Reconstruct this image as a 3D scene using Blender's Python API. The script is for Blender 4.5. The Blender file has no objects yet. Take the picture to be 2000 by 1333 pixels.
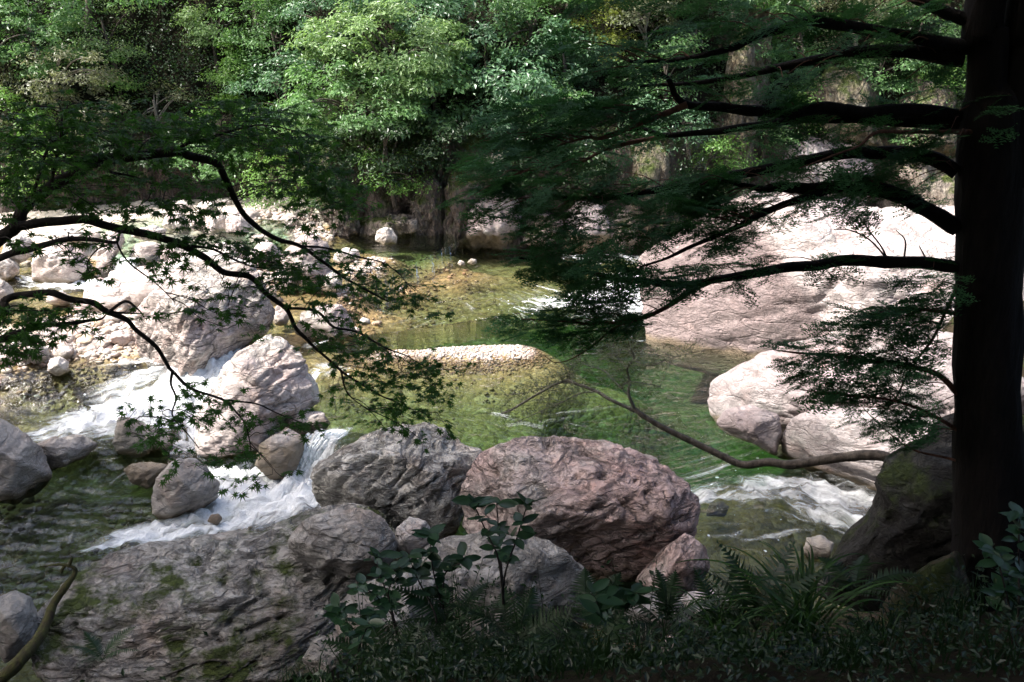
import bpy, math, random
import numpy as np
from mathutils import Vector
R = math.radians
rng = np.random.default_rng(7)
random.seed(7)
scn = bpy.context.scene
COL = scn.collection

# ------------------------------------------------------------------ camera, sky, sun
CAMZ, PITCH, FPX = 7.0, R(18.9), 2000 * 35 / 36.0
cam = bpy.data.cameras.new('camera')
cam.lens = 35; cam.sensor_width = 36; cam.clip_end = 500; cam.clip_start = .05
camo = bpy.data.objects.new('camera', cam); COL.objects.link(camo)
camo.location = (0, 0, CAMZ); camo.rotation_euler = (math.pi / 2 - PITCH, 0, 0)
scn.camera = camo
SUN = Vector((-.58, -.10, .81)).normalized()
w = bpy.data.worlds.new('World'); scn.world = w; w.use_nodes = True
wn = w.node_tree
sky = wn.nodes.new('ShaderNodeTexSky'); sky.sky_type = 'NISHITA'; sky.sun_disc = False; sky.dust_density = 5.; sky.air_density = .8; sky.ozone_density = .6
sky.sun_elevation = math.asin(SUN.z); sky.sun_rotation = math.atan2(SUN.x, SUN.y)
wn.links.new(sky.outputs[0], wn.nodes['Background'].inputs[0])
wn.nodes['Background'].inputs[1].default_value = .15
sl = bpy.data.lights.new('sun', 'SUN'); sl.energy = 3.15; sl.angle = R(.6); sl.color = (1, .975, .94)
so = bpy.data.objects.new('sun', sl); COL.objects.link(so)
so.rotation_euler = SUN.to_track_quat('Z', 'Y').to_euler()
scn.view_settings.view_transform = 'Standard'; scn.view_settings.look = 'None'
scn.view_settings.exposure = 1.9; scn.view_settings.gamma = 1
scn.cycles.use_denoising = True
scn.cycles.transparent_max_bounces = 16
scn.cycles.max_bounces = 8

# ------------------------------------------------------------------ pixel helpers
cp, sp = math.cos(PITCH), math.sin(PITCH)
Fv, Uv, Rv = np.array([0, cp, -sp]), np.array([0, sp, cp]), np.array([1., 0, 0])
C0 = np.array([0, 0, CAMZ])
def ray(px, py):
    px = np.asarray(px, float)[..., None]; py = np.asarray(py, float)[..., None]
    return Fv + (px - 1000) / FPX * Rv - (py - 666.5) / FPX * Uv
def at_z(px, py, z):
    r = ray(px, py); return C0 + r * ((z - CAMZ) / r[..., 2])[..., None]
def at_y(px, py, y):
    r = ray(px, py); return C0 + r * (y / r[..., 1])[..., None]
def smooth(a, b, x):
    t = np.clip((x - a) / (b - a), 0, 1); return t * t * (3 - 2 * t)

# ------------------------------------------------------------------ numpy perlin
_p = rng.permutation(256); PERM = np.concatenate([_p, _p, _p])
GR = rng.normal(size=(256, 3)); GR /= np.linalg.norm(GR, axis=1)[:, None]
def perlin(p):
    p = np.asarray(p, float)
    i = np.floor(p).astype(int); f = p - i; i &= 255
    u = f * f * f * (f * (f * 6 - 15) + 10)
    out = 0
    for dx in (0, 1):
        for dy in (0, 1):
            for dz in (0, 1):
                h = PERM[PERM[PERM[i[:, 0] + dx] + i[:, 1] + dy] + i[:, 2] + dz]
                g = GR[h]
                d = g[:, 0] * (f[:, 0] - dx) + g[:, 1] * (f[:, 1] - dy) + g[:, 2] * (f[:, 2] - dz)
                wt = (u[:, 0] if dx else 1 - u[:, 0]) * (u[:, 1] if dy else 1 - u[:, 1]) * (u[:, 2] if dz else 1 - u[:, 2])
                out = out + wt * d
    return out * 1.5
def fbm(p, oct=4, lac=2.05, gain=.5):
    a, s, o = 1., 1., 0
    for k in range(oct):
        o = o + a * perlin(p * s + k * 17.3); a *= gain; s *= lac
    return o
def ridged(p, oct=3):
    a, s, o = 1., 1., 0
    for k in range(oct):
        o = o + a * (1 - np.abs(perlin(p * s + k * 9.7)) * 2.2); a *= .5; s *= 2.1
    return o

# ------------------------------------------------------------------ mesh builder
class MB:
    def __init__(s): s.v = []; s.f = {3: [], 4: []}; s.n = 0; s.t = []
    def add(s, V, F, tint=None):
        V = np.asarray(V, float); F = np.asarray(F, int)
        s.v.append(V); s.f[F.shape[1]].append(F + s.n); s.n += len(V)
        s.t.append(np.full(len(V), .5) if tint is None else np.broadcast_to(tint, (len(V),)))
    def mesh(s, name, mat, smooth=True, attrs=None):
        me = bpy.data.meshes.new(name)
        V = np.concatenate(s.v)
        loops, starts, tot = [], [], 0
        for k in (3, 4):
            if s.f[k]:
                F = np.concatenate(s.f[k]); loops.append(F.ravel())
                starts.append(tot + np.arange(len(F)) * k); tot += F.size
        loops = np.concatenate(loops); starts = np.concatenate(starts)
        me.vertices.add(len(V)); me.vertices.foreach_set('co', V.astype(np.float32).ravel())
        me.loops.add(len(loops)); me.loops.foreach_set('vertex_index', loops.astype(np.int32))
        me.polygons.add(len(starts)); me.polygons.foreach_set('loop_start', starts.astype(np.int32))
        at = me.attributes.new('tint', 'FLOAT', 'POINT'); at.data.foreach_set('value', np.concatenate(s.t).astype(np.float32))
        for k, a in (attrs or {}).items():
            if a.ndim == 1:
                x = me.attributes.new(k, 'FLOAT', 'POINT'); x.data.foreach_set('value', a.astype(np.float32))
            else:
                x = me.attributes.new(k, 'FLOAT_VECTOR', 'POINT'); x.data.foreach_set('vector', a.astype(np.float32).ravel())
        me.update(calc_edges=True)
        me.polygons.foreach_set('use_smooth', np.full(len(starts), smooth))
        me.materials.append(mat)
        return me
    def obj(s, name, mat, parent=None, smooth=True, attrs=None):
        return link(name, s.mesh(name, mat, smooth, attrs), parent)
def link(name, data, parent=None):
    o = bpy.data.objects.new(name, data); COL.objects.link(o)
    if parent is not None: o.parent = parent
    return o
def tag(o, label=None, cat=None, group=None, kind=None):
    if label: o['label'] = label
    if cat: o['category'] = cat
    if group: o['group'] = group
    if kind: o['kind'] = kind
    return o
def origin(o, c):
    """move mesh origin to c (mesh given in world coords)"""
    c = Vector([float(q) for q in c])
    o.data.transform(__import__('mathutils').Matrix.Translation(-c)); o.location = c
    return o
def thing(name, label, cat, loc=(0, 0, 0), group=None):
    o = link(name, None); o.location = Vector([float(q) for q in loc])
    return tag(o, label, cat, group)
def spline(P, n=6):
    P = np.asarray(P, float)
    if len(P) < 3: 
        t = np.linspace(0, 1, n + 1)[:, None]; return P[0] * (1 - t) + P[-1] * t
    Q = np.vstack([2 * P[0] - P[1], P, 2 * P[-1] - P[-2]]); out = []
    for i in range(1, len(Q) - 2):
        for t in np.linspace(0, 1, n, endpoint=False):
            a, b, c, d = Q[i - 1], Q[i], Q[i + 1], Q[i + 2]
            out.append(.5 * (2 * b + (c - a) * t + (2 * a - 5 * b + 4 * c - d) * t * t + (3 * b - a - 3 * c + d) * t ** 3))
    out.append(P[-1]); return np.array(out)
def tube(mb, P, r, sides=7, rough=0., tint=None):
    P = np.asarray(P, float); n = len(P)
    r = np.interp(np.linspace(0, 1, n), np.linspace(0, 1, len(np.atleast_1d(r))), np.atleast_1d(r)) if np.ndim(r) else np.full(n, r)
    T = np.gradient(P, axis=0); T /= np.linalg.norm(T, axis=1)[:, None] + 1e-9
    ref = np.array([.3, .2, 1.]) if abs(T[:, 2]).mean() < .8 else np.array([1., .2, 0])
    A = np.cross(T, ref); A /= np.linalg.norm(A, axis=1)[:, None] + 1e-9
    B = np.cross(T, A)
    th = np.arange(sides) * 2 * math.pi / sides
    ring = A[:, None] * np.cos(th)[None, :, None] + B[:, None] * np.sin(th)[None, :, None]
    rr = r[:, None] * np.ones(sides)[None]
    if rough:
        q = (P[:, None] + ring * r[:, None, None]).reshape(-1, 3)
        rr = rr * (1 + rough * fbm(q * np.array([9, 9, 3.]) , 3).reshape(n, sides))
    V = (P[:, None] + ring * rr[:, :, None]).reshape(-1, 3)
    i = np.arange(n - 1)[:, None] * sides; j = np.arange(sides)[None]; k = (j + 1) % sides
    F = np.stack([i + j, i + k, i + sides + k, i + sides + j], -1).reshape(-1, 4)
    mb.add(V, F, tint)
    # caps
    for b, cc in ((0, P[0]), ((n - 1) * sides, P[-1])):
        jj = np.arange(sides)
        mb.add(np.vstack([V[b:b + sides], cc[None]]), np.stack([jj, (jj + 1) % sides, np.full(sides, sides)], -1), tint)

_ico = {}
def ico(l):
    if l not in _ico:
        import bmesh
        bm = bmesh.new(); bmesh.ops.create_icosphere(bm, subdivisions=l, radius=1)
        _ico[l] = (np.array([v.co[:] for v in bm.verts]), np.array([[v.index for v in f.verts] for f in bm.faces]))
        bm.free()
    return _ico[l]

# ------------------------------------------------------------------ materials
class NT:
    def __init__(s, name):
        s.m = bpy.data.materials.new(name); s.m.use_nodes = True; s.t = s.m.node_tree
        s.t.nodes.clear(); s.out = s.t.nodes.new('ShaderNodeOutputMaterial')
    def n(s, typ, ins=None, **kw):
        nd = s.t.nodes.new('ShaderNode' + typ)
        for k, v in kw.items(): setattr(nd, k, v)
        for k, v in (ins or {}).items(): s.set(nd.inputs[k], v)
        return nd
    def set(s, inp, v):
        if hasattr(v, 'is_output'): s.t.links.new(v, inp)
        elif isinstance(v, bpy.types.Node): s.t.links.new(v.outputs[0], inp)
        else: inp.default_value = (tuple(v) + (1,)) if isinstance(v, tuple) and len(v) == 3 and inp.type == 'RGBA' else v
    def ramp(s, fac, stops, interp='LINEAR'):
        nd = s.n('ValToRGB', {0: fac}); cr = nd.color_ramp; cr.interpolation = interp
        while len(cr.elements) < len(stops): cr.elements.new(.5)
        for e, (p, c) in zip(cr.elements, stops):
            e.position = p; e.color = (c, c, c, 1) if not isinstance(c, tuple) else c + (1,)
        return nd.outputs[0]
    def math(s, op, a, b=0., c=0.):
        return s.n('Math', {0: a, 1: b, 2: c}, operation=op).outputs[0]
    def mix(s, fac, a, b, mode='MIX'):
        nd = s.n('Mix', data_type='RGBA', blend_type=mode)
        s.set(nd.inputs[0], fac); s.set(nd.inputs[6], a); s.set(nd.inputs[7], b); return nd.outputs[2]
    def noise(s, vec, scale, detail=5., rough=.55, dist=0.):
        return s.n('TexNoise', {'Vector': vec, 'Scale': scale, 'Detail': detail, 'Roughness': rough, 'Distortion': dist}).outputs[0]
    def mapping(s, vec, scale=(1, 1, 1), rot=(0, 0, 0), loc=(0, 0, 0)):
        return s.n('Mapping', {'Vector': vec, 'Scale': scale, 'Rotation': rot, 'Location': loc}).outputs[0]
    def pos(s): return s.n('NewGeometry').outputs['Position']
    def surf(s, sh): s.t.links.new(sh if hasattr(sh, 'is_output') else sh.outputs[0], s.out.inputs[0]); return s.m

def rock_mat(name, c1, c2, dark=(.06, .05, .045), streak=.5, rot=(.3, .5, .4), moss=0., wet=None, stretch=(1, 1, 4.5), freq=2.2, bump=.6, speck=.35, lichen=0., shade_patch=None, vor=.9):
    t = NT(name); P = t.pos()
    n1 = t.noise(P, .55, 5, .6)
    col = t.mix(t.ramp(n1, [(.38, 0.), (.62, 1.)]), c1, c2)
    ir = t.ramp(t.noise(P, 1.3, 6, .65), [(.52, 0.), (.68, 1.)])
    col = t.mix(t.math('MULTIPLY', ir, .5), col, (c1[0] * .95, c1[1] * .72, c1[2] * .62))
    gz = t.ramp(t.noise(t.mapping(P, (1, 1, 1), (0, 0, 0), (31, 7, 3)), 1.6, 6, .65), [(.55, 0.), (.68, 1.)])
    col = t.mix(t.math('MULTIPLY', gz, .5), col, (.40, .41, .37))
    n2 = t.noise(P, 3.2, 10, .68)
    col = t.mix(.75, col, t.ramp(n2, [(.25, (.55, .52, .5)), (.5, (.95, .95, .94)), (.8, (1.25, 1.23, 1.2))]), 'MULTIPLY')
    M = M_ = t.mapping(P, tuple(q ** .7 for q in stretch), rot)
    dn = t.noise(M, freq, 6, .6, .5)
    line = t.math('ABSOLUTE', t.math('SUBTRACT', dn, .5))
    ln = t.ramp(line, [(0., 1.), (.018, .75), (.05, 0.)])
    big = t.ramp(t.noise(P, 1.1, 4), [(.4, 0.), (.62, 1.)])
    crack = t.math('MULTIPLY', ln, big)
    col = t.mix(t.math('MULTIPLY', crack, streak), col, dark)
    d2 = t.noise(M, freq * 3.1, 7, .65, .3)
    l2 = t.ramp(t.math('ABSOLUTE', t.math('SUBTRACT', d2, .52)), [(0., 1.), (.03, 0.)])
    col = t.mix(t.math('MULTIPLY', l2, streak * .45), col, dark)
    wob = t.n('VectorMath', {0: M_, 1: t.n('TexNoise', {'Vector': M_, 'Scale': 1.1, 'Detail': 4.}).outputs['Color']}, operation='ADD').outputs[0]
    cr = []
    for sc_, wd_ in ((vor, .042), (vor * 2.7, .065)):
        e = t.n('TexVoronoi', {'Vector': wob, 'Scale': sc_, 'Randomness': 1.}, feature='DISTANCE_TO_EDGE').outputs['Distance']
        cr.append(t.ramp(e, [(0., 1.), (wd_ * .4, .8), (wd_, 0.)]))
    msk = t.ramp(t.noise(P, 1.7, 5, .6), [(.36, 0.), (.52, 1.)]); msk2 = t.ramp(t.noise(P, 2.3, 5, .6), [(.45, 0.), (.58, 1.)])
    vc = t.math('MAXIMUM', t.math('MULTIPLY', cr[0], msk), t.math('MULTIPLY', t.math('MULTIPLY', cr[1], msk2), .8))
    col = t.mix(t.math('MULTIPLY', vc, min(1., streak * 1.1)), col, dark)
    sp_ = t.ramp(t.noise(P, 26, 4, .7), [(.56, 0.), (.66, 1.)])
    col = t.mix(t.math('MULTIPLY', sp_, speck), col, (.09, .08, .07))
    if lichen:
        li = t.ramp(t.noise(P, 4.5, 7, .7), [(.5, 0.), (.6, 1.)])
        col = t.mix(t.math('MULTIPLY', li, lichen), col, (.10, .095, .08))
    if shade_patch:
        c, n, wd, pc, am = shade_patch   # half space darkened: a shaded face painted into the colour
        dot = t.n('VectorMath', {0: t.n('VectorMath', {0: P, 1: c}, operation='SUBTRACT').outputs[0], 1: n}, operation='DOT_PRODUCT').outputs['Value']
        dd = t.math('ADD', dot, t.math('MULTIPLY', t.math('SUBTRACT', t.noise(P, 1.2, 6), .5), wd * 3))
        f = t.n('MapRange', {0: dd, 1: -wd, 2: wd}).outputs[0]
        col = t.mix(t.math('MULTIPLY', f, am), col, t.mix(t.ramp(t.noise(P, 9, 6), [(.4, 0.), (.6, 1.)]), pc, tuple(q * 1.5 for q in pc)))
    nz = t.n('SeparateXYZ', {0: t.n('NewGeometry').outputs['Normal']}).outputs[2]
    if moss:
        mf = t.math('MULTIPLY', t.ramp(t.noise(P, 1.6, 7, .65), [(.50 - .12 * moss, 0.), (.60 - .1 * moss, 1.)]), t.ramp(nz, [(.1, 0.), (.5, 1.)]))
        col = t.mix(mf, col, t.mix(t.noise(P, 12, 4), (.022, .036, .006), (.085, .11, .018)))
    if wet is not None:
        z = t.n('SeparateXYZ', {0: P}).outputs[2]
        zz = t.math('ADD', z, t.math('MULTIPLY', t.math('SUBTRACT', t.noise(P, 2.5, 4), .5), .25))
        wf = t.n('MapRange', {0: zz, 1: wet + .16, 2: wet + .03}).outputs[0]
        col = t.mix(t.math('MULTIPLY', wf, .75), col, (.14, .105, .055))
    h = t.math('ADD', t.math('MULTIPLY', n2, .6), t.math('MULTIPLY', t.noise(P, 13, 9, .7), .4))
    h = t.math('SUBTRACT', h, t.math('MULTIPLY', crack, .5))
    h = t.math('SUBTRACT', h, t.math('MULTIPLY', l2, .16))
    h = t.math('SUBTRACT', h, t.math('MULTIPLY', vc, .45))
    b = t.n('Bump', {'Height': h, 'Strength': bump, 'Distance': .16})
    pb = t.n('BsdfPrincipled', {'Base Color': col, 'Roughness': .82, 'Normal': b.outputs[0], 'Specular IOR Level': .3})
    return t.surf(pb)

def leaf_mat(name, a, b, trans=.4, rough=.42, spec=.5, tcol=None):
    t = NT(name)
    f = t.n('Attribute', attribute_name='tint').outputs['Fac']
    col = t.mix(f, a, b)
    pb = t.n('BsdfPrincipled', {'Base Color': col, 'Roughness': rough, 'Specular IOR Level': spec})
    tc = t.mix(.6, col, tcol or (b[0] * 1.35, b[1] * 1.5, b[2] * .8))
    tr = t.n('BsdfTranslucent', {'Color': tc})
    return t.surf(t.n('MixShader', {0: trans, 1: pb.outputs[0], 2: tr.outputs[0]}))

def bark_mat(name, a, b, sc=(14, 14, 3)):
    t = NT(name); P = t.pos()
    M = t.mapping(P, sc)
    n = t.noise(M, 1.5, 7, .65, .4)
    col = t.mix(t.ramp(n, [(.35, 0.), (.65, 1.)]), a, b)
    bp = t.n('Bump', {'Height': n, 'Strength': .8, 'Distance': .03})
    return t.surf(t.n('BsdfPrincipled', {'Base Color': col, 'Roughness': .9, 'Normal': bp.outputs[0], 'Specular IOR Level': .2}))

def plain(name, col, rough=.8):
    t = NT(name); P = t.pos()
    c = t.mix(t.ramp(t.noise(P, 8, 6), [(.3, 0.), (.7, 1.)]), tuple(q * .7 for q in col), tuple(q * 1.25 for q in col))
    return t.surf(t.n('BsdfPrincipled', {'Base Color': c, 'Roughness': rough}))

CREAM, PINK, MAUVE, GREY, WHITE = (.57, .53, .48), (.47, .345, .315), (.30, .225, .21), (.33, .315, .285), (.56, .53, .485)
M = {}
M['pale'] = rock_mat('pale_granite', CREAM, (.52, .43, .40), streak=.35, wet=0.)
M['pink'] = rock_mat('pink_granite', (.57, .485, .46), (.56, .53, .49), streak=.45, wet=0.)
M['boulderA'] = rock_mat('pink_streaked_granite', (.56, .45, .42), (.48, .45, .40), streak=.75, freq=1.7, rot=(.3, .9, .3), lichen=.45, wet=-.45, bump=.8)
M['boulderB'] = rock_mat('pink_ridge_granite', (.50, .415, .385), (.49, .46, .42), streak=.6, rot=(.2, .3, .1), wet=-.45, freq=1.3)
M['layer'] = rock_mat('layered_grey_granite', (.64, .60, .53), (.60, .58, .53), streak=.5, rot=(.2, .75, .2), freq=1.9, bump=1., stretch=(1.2, 1.2, 5), wet=-.5)
M['dome'] = rock_mat('pink_dome_granite', (.54, .385, .355), (.50, .42, .385), streak=.6, rot=(.5, .6, .1), freq=1.5, bump=.9, stretch=(1, 1, 3), wet=-.35)
M['slab'] = rock_mat('mossy_slab_granite', (.44, .40, .35), (.50, .48, .44), streak=.45, rot=(.15, .25, .5), stretch=(1, 1, 7), freq=1.6, moss=.15, lichen=.4, wet=-.5, bump=1.)
M['front'] = rock_mat('bank_granite', (.40, .37, .33), (.46, .43, .39), streak=.45, rot=(.2, .3, .3), lichen=.2, bump=.9)
M['grey'] = rock_mat('grey_granite', (.33, .31, .27), (.37, .34, .31), streak=.3, wet=-.5)
M['mauve'] = rock_mat('mauve_granite', (.34, .27, .26), (.38, .34, .30), streak=.35, wet=0.)
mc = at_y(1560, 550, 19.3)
M['mega'] = rock_mat('pink_slope_granite', (.50, .43, .415), (.48, .43, .40), streak=.4, rot=(.2, .5, .2), stretch=(1, 1, 4), freq=2.2, wet=0., shade_patch=((float(mc[0]), float(mc[1]), float(mc[2])), (-.84, -.1, -.5), .14, (.14, .105, .10), .85), bump=.7)  # left lower face painted darker, standing in for its shade
M['right'] = rock_mat('pale_mauve_granite', (.30, .25, .245), (.31, .28, .27), streak=.3, wet=0., bump=.6)
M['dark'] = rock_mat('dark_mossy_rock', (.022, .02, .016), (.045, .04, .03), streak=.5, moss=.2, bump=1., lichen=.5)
M['brown'] = rock_mat('brown_rock', (.16, .105, .07), (.22, .16, .11), streak=.5, moss=.2, bump=.8)
M['cliff'] = rock_mat('cliff_rock', (.11, .08, .065), (.19, .145, .12), streak=.9, rot=(0, 0, 0), stretch=(1.6, 1.6, .5), freq=1.5, moss=.5, lichen=.6, bump=1.1)
M['cliffpale'] = rock_mat('pale_cliff_rock', (.32, .275, .22), (.36, .29, .25), streak=.6, rot=(.1, .2, 0), stretch=(1.5, 1.5, .5), freq=1.5, moss=.25, lichen=.3, bump=1.)
M['tan'] = rock_mat('tan_stone', (.42, .33, .24), (.36, .27, .20), streak=.15, bump=.4)
M['pillar'] = rock_mat('olive_cliff_rock', (.17, .145, .09), (.22, .18, .13), streak=.7, rot=(0, 0, 0), stretch=(1.6, 1.6, .5), freq=1.5, moss=.5, lichen=.5, bump=1.1)
M['cobble'] = rock_mat('cobble_stone', CREAM, (.46, .37, .33), streak=.15, bump=.4)

def gravel_mat():
    t = NT('pebbles'); f = t.n('Attribute', attribute_name='tint').outputs['Fac']; P = t.pos()
    c = t.ramp(f, [(0., (.22, .215, .20)), (.25, (.36, .28, .25)), (.5, (.44, .41, .36)), (.75, (.32, .22, .16)), (1., (.52, .50, .47))])
    c = t.mix(.5, c, t.ramp(t.noise(P, 14, 5), [(.3, (.6, .6, .6)), (.7, (1.2, 1.2, 1.2))]), 'MULTIPLY')
    z = t.n('SeparateXYZ', {0: P}).outputs[2]
    c = t.mix(t.n('MapRange', {0: z, 1: .03, 2: -.04}).outputs[0], c, t.mix(.9, c, (.40, .27, .105), 'MULTIPLY'))
    return t.surf(t.n('BsdfPrincipled', {'Base Color': c, 'Roughness': .75}))
M['gravel'] = gravel_mat()
def bed_mat():
    t = NT('riverbed_stones'); P = t.pos()
    v = t.n('TexVoronoi', {'Vector': P, 'Scale': 7.5, 'Randomness': 1.})
    v2 = t.n('TexVoronoi', {'Vector': P, 'Scale': 19., 'Randomness': 1.})
    rnd = t.n('SeparateColor', {0: v.outputs['Color']}).outputs[0]
    c = t.ramp(rnd, [(0., (.12, .08, .03)), (.35, (.205, .14, .055)), (.7, (.165, .118, .048)), (1., (.28, .21, .115))])
    rn2 = t.n('SeparateColor', {0: v2.outputs['Color']}).outputs[1]
    c = t.mix(.6, c, t.ramp(rn2, [(0., (.5, .5, .5)), (1., (1.3, 1.25, 1.2))]), 'MULTIPLY')
    c = t.mix(.5, c, t.ramp(t.noise(P, .8, 5), [(.3, (.7, .68, .55)), (.7, (1.15, 1.08, .9))]), 'MULTIPLY')
    z = t.n('SeparateXYZ', {0: P}).outputs[2]
    c = t.mix(t.n('MapRange', {0: z, 1: .02, 2: .12}).outputs[0], c, (.42, .37, .31))
    h = t.math('ADD', v.outputs['Distance'], t.math('MULTIPLY', v2.outputs['Distance'], .4))
    b = t.n('Bump', {'Height': h, 'Strength': .6, 'Distance': -.06})
    return t.surf(t.n('BsdfPrincipled', {'Base Color': c, 'Roughness': .8, 'Normal': b.outputs[0]}))
M['bed'] = bed_mat()
def water_mat():
    t = NT('river_water'); P = t.pos()
    F = t.n('Attribute', attribute_name='foam').outputs['Fac']
    fl = t.n('Attribute', attribute_name='flow').outputs['Vector']
    r1 = t.noise(fl, 3.4, 4, .55, .4); r2 = t.noise(P, 9., 3, .5, .3)
    h = t.math('ADD', t.math('MULTIPLY', r1, 1.), t.math('MULTIPLY', r2, .3))
    b = t.n('Bump', {'Height': h, 'Strength': .6, 'Distance': .13})
    fr = t.n('Fresnel', {'IOR': 1.33, 'Normal': b.outputs[0]})
    gl = t.n('BsdfGlossy', {'Color': (1, 1, 1), 'Roughness': .03, 'Normal': b.outputs[0]})
    tr = t.n('BsdfTransparent', {'Color': (.97, .98, .97)})
    wsh = t.n('MixShader', {0: fr, 1: tr.outputs[0], 2: gl.outputs[0]})
    fn = t.noise(fl, 3.6, 8, .6, .6); fn2 = t.noise(fl, 1.4, 5, .6, .5)
    fn3 = t.noise(P, 17., 5, .6, .6)
    k = t.math('ADD', t.math('MINIMUM', t.math('MULTIPLY', F, 1.05), .93), t.math('MULTIPLY', t.math('SUBTRACT', fn, .5), 1.9))
    k = t.math('ADD', k, t.math('MULTIPLY', t.math('SUBTRACT', fn2, .5), .9))
    k = t.math('ADD', k, t.math('MULTIPLY', t.math('SUBTRACT', fn3, .5), .22))
    fm = t.n('MapRange', {0: k, 1: .30, 2: 1.05}, interpolation_type='SMOOTHSTEP').outputs[0]
    fm = t.math('MULTIPLY', fm, t.n('MapRange', {0: F, 1: .02, 2: .2}).outputs[0])
    vo = t.n('TexVoronoi', {'Vector': P, 'Scale': 5.5, 'Randomness': 1.}).outputs['Distance']
    fk = t.math('LESS_THAN', vo, t.math('MULTIPLY', t.math('MULTIPLY', t.ramp(t.noise(P, .9, 3), [(.45, 0.), (.7, 1.)]), .24), t.n('MapRange', {0: F, 1: .08, 2: .22}).outputs[0]))
    fm = t.math('MAXIMUM', fm, t.math('MULTIPLY', fk, .85))
    fb = t.n('Bump', {'Height': t.math('ADD', fn, t.math('MULTIPLY', fn3, .4)), 'Strength': .8, 'Distance': .2})
    df = t.n('BsdfDiffuse', {'Color': (.78, .81, .81), 'Normal': fb.outputs[0]})
    t.surf(t.n('MixShader', {0: fm, 1: wsh.outputs[0], 2: df.outputs[0]}))
    va = t.n('VolumeAbsorption', {'Color': (.26, .62, .40), 'Density': .66})
    t.t.links.new(va.outputs[0], t.out.inputs[1])
    return t.m
M['water'] = water_mat()
def soil_mat(name, a, b, c):
    t = NT(name); P = t.pos()
    col = t.mix(t.ramp(t.noise(P, 1.3, 7, .65), [(.4, 0.), (.6, 1.)]), a, b)
    col = t.mix(t.ramp(t.noise(P, 7., 6, .7), [(.52, 0.), (.62, 1.)]), col, c)
    bp = t.n('Bump', {'Height': t.noise(P, 6, 8, .7), 'Strength': 1., 'Distance': .2})
    return t.surf(t.n('BsdfPrincipled', {'Base Color': col, 'Roughness': .95, 'Normal': bp.outputs[0], 'Specular IOR Level': .1}))
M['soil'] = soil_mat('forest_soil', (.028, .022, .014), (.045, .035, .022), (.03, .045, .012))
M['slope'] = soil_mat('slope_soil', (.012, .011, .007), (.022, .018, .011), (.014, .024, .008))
LEAF = {
    'mid': leaf_mat('leaf_mid_green', (.05, .112, .036), (.13, .25, .085)),
    'blue': leaf_mat('leaf_blue_green', (.05, .112, .056), (.13, .25, .125), rough=.35, spec=.7),
    'pale': leaf_mat('leaf_pale_green', (.08, .15, .05), (.20, .30, .12)),
    'bright': leaf_mat('leaf_bright_green', (.06, .14, .025), (.15, .28, .06)),
    'yellow': leaf_mat('leaf_yellow_green', (.12, .16, .02), (.26, .29, .05)),
    'olive': leaf_mat('leaf_olive', (.07, .09, .04), (.17, .18, .10)),
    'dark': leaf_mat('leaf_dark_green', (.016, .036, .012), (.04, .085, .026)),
    'maple': leaf_mat('leaf_maple', (.028, .082, .017), (.058, .155, .03), trans=.45, tcol=(.09, .25, .025), spec=.2),
    'fir': leaf_mat('needle_fir', (.022, .070, .028), (.055, .150, .055), trans=.3, rough=.7, spec=.12),
    'fern': leaf_mat('leaf_fern', (.010, .032, .008), (.024, .062, .016), trans=.25),
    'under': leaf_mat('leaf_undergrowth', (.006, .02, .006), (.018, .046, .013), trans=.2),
    'shrub': leaf_mat('leaf_glossy_shrub', (.012, .042, .016), (.028, .075, .03), trans=.15, rough=.38, spec=.4),
    'grass': leaf_mat('blade_sedge', (.02, .06, .012), (.055, .13, .03), trans=.35),
}
M['bark'] = bark_mat('bark_grey', (.05, .042, .035), (.13, .11, .09))
M['barkfir'] = bark_mat('bark_fir', (.004, .0035, .003), (.012, .009, .0075))
M['barkred'] = bark_mat('bark_red_brown', (.06, .028, .018), (.17, .085, .06))
M['barkmaple'] = bark_mat('bark_maple', (.018, .015, .013), (.05, .042, .036))
M['barkpale'] = bark_mat('bark_pale_grey', (.12, .11, .09), (.25, .23, .19))
M['barkmossy'] = bark_mat('bark_mossy', (.045, .035, .025), (.08, .085, .025))

# ------------------------------------------------------------------ river levels
def W(pts, z=0.): return np.array([at_z(p[0], p[1], z)[:2] for p in pts])
LINE = W([(-500, 735), (60, 728), (290, 715), (425, 712), (468, 690), (520, 770), (610, 835), (655, 852), (730, 900), (900, 930), (1130, 960), (1340, 985), (1395, 962), (1500, 940), (1640, 935), (1760, 940), (2300, 960)])
RAISE = W([(205, 505), (258, 512), (300, 500), (420, 490), (520, 490), (560, 475), (560, 430), (300, 420), (195, 440)], .4)
def seg_dist(P, A, B):
    d = B - A; t = np.clip(((P - A) @ d) / (d @ d), 0, 1)
    q = P - A - t[:, None] * d
    return np.linalg.norm(q, axis=1), t, (d[0] * (P[:, 1] - A[1]) - d[1] * (P[:, 0] - A[0])) / np.linalg.norm(d)
def line_signed(P, L):
    best = np.full(len(P), 1e9); sg = np.zeros(len(P))
    for i in range(len(L) - 1):
        d, t, s = seg_dist(P, L[i], L[i + 1])
        m = d < best - 1e-6; best[m] = d[m]; sg[m] = np.sign(s[m])
    return best * sg            # positive = far (upper) side
def in_poly(P, Q):
    P = np.asarray(P); x, y = P[:, 0], P[:, 1]; c = np.zeros(len(P), bool); n = len(Q)
    for i in range(n):
        x1, y1 = Q[i]; x2, y2 = Q[(i + 1) % n]
        k = (y1 > y) != (y2 > y)
        c ^= k & (x < (x2 - x1) * (y - y1) / (y2 - y1 + 1e-12) + x1)
    return c
def poly_sd(P, Q):
    best = np.full(len(P), 1e9)
    for i in range(len(Q)):
        d, _, _ = seg_dist(P, Q[i], Q[(i + 1) % len(Q)]); best = np.minimum(best, d)
    return np.where(in_poly(P, Q), best, -best)
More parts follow.
